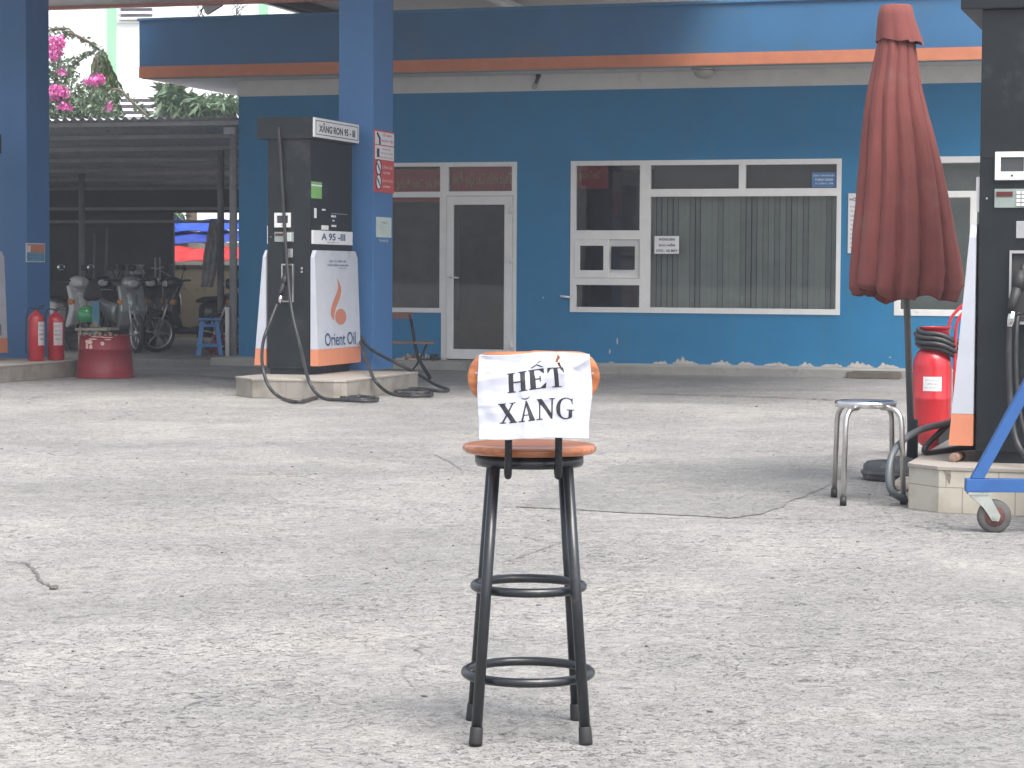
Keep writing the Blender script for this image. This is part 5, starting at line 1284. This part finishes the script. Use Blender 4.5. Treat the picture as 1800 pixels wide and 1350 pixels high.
# motorbikes
def bike(loc, ang, cols, label, scooter=True, mirror_white=False, box=False):
    """a step-through motorbike, front along +x, wheelbase 1.25 m"""
    body, trim = cols
    t = thing('motorbike', loc, math.radians(ang), label, 'motorbike', 'motorbikes parked in the shed')
    def wheel(x):
        R_ = .285; Mx = Matrix.Translation((x, 0, R_)) @ Matrix.Rotation(math.pi/2, 4, 'X')
        w_ = MB().lathe([(R_-.055, -.035), (R_-.02, -.045), (R_, -.02), (R_, .02), (R_-.02, .045), (R_-.055, .035), (R_-.055, -.035)], 32, caps=False).done('wheel', M_rub, t, M=Mx)
        b = MB(); b.lathe([(R_-.05, -.03), (R_-.075, -.025), (R_-.075, .025), (R_-.05, .03), (R_-.05, -.03)], 32, M=Mx, caps=False)
        b.tube([(x, -.05, R_), (x, .05, R_)], .045, 12)
        for k in range(6):
            a = k*math.pi/3; b.tube([(x+.03*math.cos(a), 0, R_+.03*math.sin(a)), (x+(R_-.065)*math.cos(a+.15), 0, R_+(R_-.065)*math.sin(a+.15))], .013, 6)
        b.done('rim', M_alu, w_)
    wheel(.62); wheel(-.62)
    MB().loft([(.72, 0, .44, .50, .05), (.66, 0, .53, .58, .06), (.56, 0, .56, .62, .065), (.44, 0, .50, .58, .06), (.36, 0, .40, .46, .05)], 12).done('front_mudguard', body, t)
    for s_ in (-1, 1): MB().tube([(.62, s_*.06, .285), (.50, s_*.06, .62), (.42, s_*.05, .80)], .018, 8).done('fork', M_alu, t)
    # leg shield
    b = MB(); b.prism([(.30, .34), (.40, .40), (.48, .60), (.46, .78), (.36, .98), (.30, .96), (.36, .78), (.36, .60), (.27, .38)], -.19, .19); b.done('leg_shield', body, t, bevel=.03)
    b = MB(); b.loft([(.50, 0, .60, .74, .03), (.44, 0, .52, .86, .12), (.34, 0, .50, .92, .17), (.28, 0, .52, .86, .12)], 14); b.done('front_cowl', body, t)
    hd = MB().loft([(.50, 0, .98, 1.03, .05), (.46, 0, .93, 1.08, .11), (.36, 0, .92, 1.11, .14), (.26, 0, .95, 1.08, .10), (.20, 0, .98, 1.04, .05)], 14).done('handlebar_cowl', body, t)
    MB().loft([(.512, 0, .965, 1.035, .05), (.49, 0, .95, 1.05, .075), (.46, 0, .945, 1.055, .08)], 14).done('headlight', mat('lamp_lens', (.55, .57, .58), .1, var=.05), hd)
    for s_ in (-1, 1):
        MB().tube([(.33, s_*.10, 1.03), (.28, s_*.30, 1.05), (.24, s_*.36, 1.05)], .017, 8).done('grip', M_rub, t)
        m_ = MB().tube([(.31, s_*.20, 1.05), (.30, s_*.26, 1.20)], .007, 6).done('mirror', M_rub, t)
        MB().loft([(.285, s_*.27, 1.19, 1.27, .055), (.30, s_*.27, 1.18, 1.28, .065), (.315, s_*.27, 1.20, 1.26, .04)], 12).done('mirror_glass', mat('bright_glass', (.9, .9, .9), .05, 1.0) if (mirror_white) else M_dark, m_)
        MB().loft([(.47, s_*.17, .70, .76, .02), (.43, s_*.18, .68, .78, .04), (.38, s_*.185, .70, .76, .03)], 10).done('indicator', mat('amber', (.5, .2, .04), .3), t)
    MB().loft([(.30, 0, .26, .38, .13), (.10, 0, .26, .36, .14), (-.10, 0, .24, .40, .14), (-.20, 0, .30, .55, .13)], 12).done('footboard', trim, t)
    MB().loft([(-.08, 0, .40, .70, .10), (-.20, 0, .38, .76, .15), (-.45, 0, .46, .78, .17), (-.70, 0, .58, .80, .14), (-.92, 0, .70, .82, .06)], 14).done('rear_body', body, t)
    MB().loft([(-.02, 0, .72, .77, .07), (-.12, 0, .72, .81, .13), (-.35, 0, .75, .82, .15), (-.60, 0, .79, .88, .14), (-.80, 0, .83, .90, .09)], 14).done('seat', M_rub, t)
    MB().tube([(-.82, -.14, .86), (-1.0, -.12, .90), (-1.02, 0, .90), (-1.0, .12, .90), (-.82, .14, .86)], .014, 8).done('grab_rail', M_alu, t)
    MB().loft([(-.925, 0, .72, .78, .04), (-.90, 0, .70, .81, .08)], 10).done('tail_light', mat('tail_red', (.4, .02, .02), .3), t)
    MB().loft([(-.10, .0, .22, .40, .12), (-.35, 0, .20, .42, .13), (-.60, 0, .24, .36, .09)], 12).done('engine', M_black, t)
    MB().tube([(-.10, -.13, .26), (-.35, -.17, .28), (-.40, -.18, .29), (-.85, -.19, .40)], [.02, .03, .05, .045], 12).done('exhaust', M_alu, t)
    MB().loft([(-.66, 0, .50, .58, .05), (-.80, 0, .52, .56, .055), (-.92, 0, .44, .48, .05)], 10).done('rear_mudguard', trim, t)
    MB().tube([(-.25, .14, .28), (-.22, .30, .01)], .012, 6).done('kickstand', M_rub, t)
    if box: pass
    return t
M_silver = mat('silver_body', (.33, .36, .36), .3, .4, var=.08, coat=.4); M_dkb = mat('black_body', (.025, .026, .03), .3, var=.2, coat=.4)
M_grnb = mat('white_body', (.55, .56, .56), .35, var=.1); M_trim = mat('dark_trim', (.03, .03, .032), .6)
def at_shed(px, y): x_, _ = sp_(px, 600, y); return SF.wor(x_, y, .055)
bike(at_shed(216, 1.9), -62, (M_silver, M_trim), 'silver grey scooter facing out of the shed behind the red drum')
bike(at_shed(345, 2.4), -150, (M_dkb, M_trim), 'black scooter with big leg shield parked sideways before the yellow wall')
bike(at_shed(262, 3.6), -78, (M_dkb, M_trim), 'black motorbike squeezed between the silver and the sideways black one')
bike(at_shed(112, 1.9), -42, (M_grnb, M_trim), 'white and black motorbike behind the left pillar and extinguishers', mirror_white=True)
bike(at_shed(455, 2.6), 184, (M_dkb, M_trim), 'black motorbike at the far right mostly behind the shed post')
bike(at_shed(182, 3.4), -80, (M_dkb, M_trim), 'dark motorbike standing behind the silver scooter near the leaning poles')
# green helmet hanging on the white motorbike
p_ = at_shed(153, 1.3); z_ = SF.Y(153, 555, 1.3).z
hm_ = thing('helmet', (p_.x, p_.y, z_), 0, 'shiny green helmet hanging on the white motorbike', 'helmet')
b = MB(); b.lathe([(.11, -.10), (.135, -.06), (.145, 0), (.135, .06), (.10, .11), (.05, .14), (.001, .148)], 24, caps=False); b.done('shell', mat('green_helmet', (.03, .30, .10), .2, coat=.6), hm_, smooth=True)
MB().lathe([(.113, -.115), (.12, -.10), (.10, -.10), (.10, -.115)], 24).done('rim', M_rub, hm_)
# grey helmet and bag on a rack pole
p_ = at_shed(241, 3.4); z_ = SF.Y(241, 482, 3.4).z
hm_ = thing('helmet', (p_.x, p_.y, z_), 0, 'grey white helmet resting on stacked bags behind the silver scooter', 'helmet')
MB().lathe([(.10, -.08), (.115, -.04), (.12, 0), (.105, .06), (.06, .10), (.001, .11)], 22, caps=False).done('shell', mat('grey_helmet', (.40, .42, .40), .3), hm_, smooth=True)
MB().loft([(-.10, -.10, -.06, .0, .02), (0, -.125, -.06, .0, .03), (.10, -.10, -.06, .0, .02)], 10).done('visor', M_dark, hm_)
b = MB(); b.loft([(-.22, 0, -.55, -.10, .12), (-.10, 0, -.60, -.05, .18), (.05, 0, -.60, -.02, .19), (.2, 0, -.60, -.14, .15), (.30, 0, -.58, -.3, .08)], 16)
o = b.done('cloth_bag', mat('bag_green_grey', (.10, .12, .11), .9, var=.4, scale=5, bump=.4), smooth=True); o.location = (p_.x+.02, p_.y, z_); tag(o, 'grey green cloth bag under the grey helmet', 'bag')

# blue plastic stools
def pstool(px, py, c_, label, ang, h=.52):
    p = G(px, py, .055); t = thing('plastic_stool', p, math.radians(ang), label, 'stool', 'plastic stools by the shed post'); h_ = h
    M_ = mat('plastic_'+('blue' if c_[2] > .2 else 'red'), c_, .35, var=.06)
    b = MB(); b.box(-.15, .15, -.15, .15, h_-.03, h_, bev=.012); b.done('seat', M_, t)
    for sx in (-1, 1):
        for sy in (-1, 1):
            top = Vector((sx*.125, sy*.125, h_-.03)); bt = Vector((sx*.185, sy*.185, 0)); b = MB(); w_ = .028
            q = [Vector((-w_, 0, 0)), Vector((0, 0, 0))]
            A = [b.b.verts.new(bt+Vector((sx*a, sy*c, 0))) for a, c in ((0, 0), (-.055, 0), (-.055, -.008), (-.008, -.008), (-.008, -.055), (0, -.055))]
            B = [b.b.verts.new(top+Vector((sx*a, sy*c, 0))) for a, c in ((0, 0), (-.055, 0), (-.055, -.008), (-.008, -.008), (-.008, -.055), (0, -.055))]
            b.b.faces.new(A); b.b.faces.new(B[::-1])
            for k in range(6): b.b.faces.new((A[k], A[(k+1) % 6], B[(k+1) % 6], B[k]))
            b.done('leg', M_, t)
    for (z_, e) in ((.14, .165), (h_-.10, .135)):
        for s_ in (-1, 1):
            MB().box(-e, e, s_*e-.006, s_*e+.006, z_-.02, z_+.02).done('rail', M_, t); MB().box(s_*e-.006, s_*e+.006, -e+.007, e-.007, z_-.02, z_+.02).done('rail', M_, t)
    return t
pstool(368, 624, (.07, .27, .62), 'blue plastic stool standing at the shed kerb', 10)
pstool(394, 622, (.35, .03, .03), 'low red plastic stool tucked behind the blue one', 20, h=.27)

# ------------------------------------------------------------------ vegetation and the white building behind
def leafmat(name, c1, c2):
    m = bpy.data.materials.new(name); m.use_nodes = True; n = m.node_tree; L = n.links.new; b = n.nodes['Principled BSDF']
    tc = n.nodes.new('ShaderNodeTexCoord'); nz = n.nodes.new('ShaderNodeTexNoise'); nz.inputs['Scale'].default_value = 7; nz.inputs['Detail'].default_value = 4; L(tc.outputs['Object'], nz.inputs['Vector'])
    rp = n.nodes.new('ShaderNodeValToRGB'); rp.color_ramp.elements[0].position = .36; rp.color_ramp.elements[1].position = .64; rp.color_ramp.elements[0].color = (*c1, 1); rp.color_ramp.elements[1].color = (*c2, 1)
    L(nz.outputs['Fac'], rp.inputs['Fac']); L(rp.outputs['Color'], b.inputs['Base Color']); b.inputs['Roughness'].default_value = .5
    b.inputs['Transmission Weight'].default_value = 0
    return m
def leaves(b, c, rad, n, size, droop=0.0, aspect=2.0):
    for _ in range(n):
        while True:
            v = Vector((random.uniform(-1, 1), random.uniform(-1, 1), random.uniform(-1, 1)))
            if v.length < 1: break
        p = Vector(c) + Vector((v.x*rad[0], v.y*rad[1], v.z*rad[2]))
        d = Vector((random.uniform(-1, 1), random.uniform(-1, 1), random.uniform(-1, 1) - droop)).normalized()
        s_ = d.cross(Vector((random.random(), random.random(), random.random()))).normalized()
        l = size*random.uniform(.6, 1.3); w_ = l/aspect
        b.face([p, p+d*l*.5+s_*w_*.5, p+d*l, p+d*l*.5-s_*w_*.5])
def at_d(px, py, Y): d = ray(px, py); return CAMP + d*(Y/d.y)
YB = SF.wor(0, SD+3, 0).y
# bougainvillea
M_bl = leafmat('bougainvillea_leaf', (.07, .13, .07), (.24, .33, .20)); M_fl = mat('magenta_bracts', (.72, .17, .46), .6, var=.35, scale=6); M_bark = mat('bark', (.12, .09, .07), .9, var=.3, bump=.4)
YV = 43.0; o0 = at_d(130, 300, YV); bg_ = thing('bougainvillea', (o0.x, YV, 0), 0, 'bougainvillea bush with magenta flowers behind the shed roof', 'bush')
def bl(px, py): p = at_d(px, py, YV); return Vector((p.x-o0.x, 0, p.z))
stems = [[(60, 320), (75, 240), (90, 150), (110, 65), (150, 70), (182, 95)], [(110, 320), (130, 230), (160, 160), (175, 100)], [(130, 310), (160, 220), (205, 160), (240, 185), (262, 205)], [(70, 300), (100, 200), (120, 130), (140, 100), (160, 92)], [(40, 300), (60, 180), (60, 90), (85, 55), (120, 52)]]
b = MB()
for st_ in stems: b.tube(spline([bl(*q) + Vector((0, random.uniform(-.4, .4), 0)) for q in st_], 5), .025, 6)
b.tube([Vector((0, 0, 0)), bl(110, 300)], .07, 8); b.done('trunk', M_bark, bg_)
b = MB(); Sx = YV/F
for (px, py, rx, rz, n) in ((95, 175, 40, 28, 900), (150, 185, 50, 24, 1000), (60, 150, 50, 40, 700), (110, 120, 26, 20, 260), (130, 150, 22, 18, 200), (185, 165, 22, 14, 160), (100, 205, 60, 22, 900), (190, 200, 26, 16, 260)):
    leaves(b, bl(px, py), (rx*Sx, .7, rz*Sx), n, .10, .3)
for st_ in stems:
    P = spline([bl(*q) for q in st_], 9)
    for p in P[len(P)//3:]: leaves(b, p, (.06, .1, .05), 7, .10, .5)
b.done('crown', M_bl, bg_, recalc=False)
b = MB()
for (px, py, rx, rz, n) in ((106, 92, 14, 20, 300), (118, 80, 10, 10, 90), (112, 168, 18, 14, 330), (125, 192, 14, 7, 90), (175, 147, 18, 7, 150), (185, 142, 10, 6, 60), (97, 85, 8, 16, 90), (200, 192, 8, 6, 30), (118, 130, 8, 6, 30)):
    leaves(b, bl(px, py) + Vector((0, -.55, 0)), (rx*Sx, .25, rz*Sx), n, .075, 0, 1.2)
b.done('flowers', M_fl, bg_, recalc=False)
# drooping dark tree
def tree(name, cpx, Y_, blobs, trunk, size, droop, lm, label, asp=3.2):
    o0 = at_d(cpx, 300, Y_); t = thing(name, (o0.x, Y_, 0), 0, label, 'tree')
    def L_(px, py): p = at_d(px, py, Y_); return Vector((p.x-o0.x, 0, p.z))
    b = MB(); top = [L_(*q) for q in trunk]; b.tube(spline([Vector((0, 0, 0))]+top, 6), [.14-.10*i/(6*len(top)) for i in range(6*len(top)+1)], 8)
    b.done('trunk', M_bark, t)
    b = MB()
    for (px, py, rx, rz, n) in blobs: leaves(b, L_(px, py), (rx*Y_/F, .8, rz*Y_/F), n, size, droop, asp)
    b.done('crown', lm, t, recalc=False); return t
M_l2 = leafmat('ashoka_leaf', (.035, .07, .015), (.15, .19, .06)); M_l3 = leafmat('palm_leaf', (.05, .10, .05), (.20, .28, .17))
tree('weeping_tree', 182, 47, [(180, 115, 12, 26, 500), (185, 150, 20, 34, 900), (190, 195, 22, 30, 700)], [(182, 230), (182, 120)], .26, 2.2, M_l2, 'narrow drooping dark green tree between the flowers and the green stripe')
tree('leafy_tree', 345, 46, [(300, 175, 12, 30, 500), (320, 185, 30, 22, 800), (360, 190, 40, 18, 800), (400, 185, 16, 16, 260), (300, 160, 10, 16, 160)], [(330, 230), (325, 190)], .34, .6, M_l3, 'dark leafy tree under the left corner of the office eave', 5)
tree('shrub', 300, 42.5, [(296, 380, 8, 12, 60), (312, 385, 10, 16, 110), (318, 410, 8, 22, 90), (300, 440, 8, 12, 60), (306, 372, 14, 6, 60)], [(310, 460), (312, 390)], .20, 1.2, M_l3, 'hanging leafy branch in front of the blue awning', 3)
tree('shrub', 130, 41.2, [(105, 368, 16, 10, 60), (140, 362, 20, 8, 50), (180, 368, 20, 8, 50)], [(120, 400), (125, 370)], .10, .8, leafmat('pale_leaf', (.10, .14, .09), (.3, .36, .28)), 'thin pale foliage glimpsed high inside the dark shed', 2)
# white building
WBY = 60.0
wb0 = at_d(60, 300, WBY); wb = thing('white_building', (wb0.x, WBY, 0), -TH*.3, 'tall white building with a light green stripe and louvred vents', 'building')
WF = Frame((wb0.x, WBY, 0), TH*.3)
def wl_(px, py): p = WF.Y(px, py, 0); return p.x, p.z
M_wb = mat('bright_white_wall', (.82, .83, .83), .8, var=.03, scale=.6)
x0 = wl_(-300, 100)[0]; x1 = wl_(1250, 100)[0]
MB().box(x0, x1, 0, 8, 0, 14).done('wall', M_wb, wb)
g0, g1 = wl_(189, 100)[0], wl_(205, 100)[0]; MB().box(g0, g1, -.05, -.001, 0, 14).done('green_stripe', mat('mint_paint', (.30, .72, .38), .7, var=.05), wb)
g0, g1 = wl_(456, 20)[0], wl_(472, 20)[0]; MB().box(g0, g1, -.05, -.001, 0, 14).done('green_stripe', MC['mint_paint'], wb)
zz_ = wl_(220, 39)[1]; MB().box(wl_(205.5, 0)[0], wl_(455, 0)[0], -.04, -.001, zz_-.03, zz_+.03).done('ledge', M_wb, wb)
for (q, n) in (((213, 13, 268, 33), 2), ((213, 172, 270, 204), 3)):
    xa_, zt_2 = wl_(q[0], q[1]); xb_, zb_2 = wl_(q[2], q[3]); h_ = (zt_2-zb_2)/n
    v_ = MB().box(xa_, xb_, -.035, -.002, zb_2, zt_2).done('vent', mat('vent_dark', (.22, .2, .24), .8), wb)
    for k in range(n+1): MB().box(xa_-.03, xb_+.03, -.16, -.036, zb_2+h_*k-h_*.20, zb_2+h_*k+h_*.20).done('louvre', M_wb, v_)
# weeds on the parapet
for k, (px, d_) in enumerate(((345, 1), (355, 2), (418, 3), (427, 4))):
    p = BF.Z(px, 30, zf2+.03); b = MB(); random.seed(k)
    for _ in range(3 if k % 2 else 4): b.tube(spline([(0, 0, 0), (random.uniform(-.06, .06), 0, .08), (random.uniform(-.14, .14), 0, random.uniform(.12, .22))], 3), .004, 4)
    o = b.done('weed', mat('weed_green', (.08, .12, .05), .8)); o.location = BF.wor(p.x, OV+.08, zf2+.035); tag(o, ('tiny leftmost weed growing on the parapet', 'tiny weed second from the left on the parapet', 'tiny weed third from the left on the parapet', 'tiny rightmost weed on the parapet near the blue pillar')[k], 'weed')

# ------------------------------------------------------------------ thin haze volume added to imitate the veiling glare of the lens
hz = MB().box(-201, 201, -141, 161, -1.2, 15.5).done('veil_haze', [], None)
hm = bpy.data.materials.new('glare_haze'); hm.use_nodes = True; hm.node_tree.nodes.clear()
ho = hm.node_tree.nodes.new('ShaderNodeOutputMaterial'); hv = hm.node_tree.nodes.new('ShaderNodeVolumePrincipled')
hv.inputs['Density'].default_value = 0.0020; hv.inputs['Color'].default_value = (.86, .90, 1, 1); hv.inputs['Anisotropy'].default_value = 0.2
hm.node_tree.links.new(hv.outputs[0], ho.inputs['Volume']); hz.data.materials.append(hm)
tag(hz, kind='stuff')
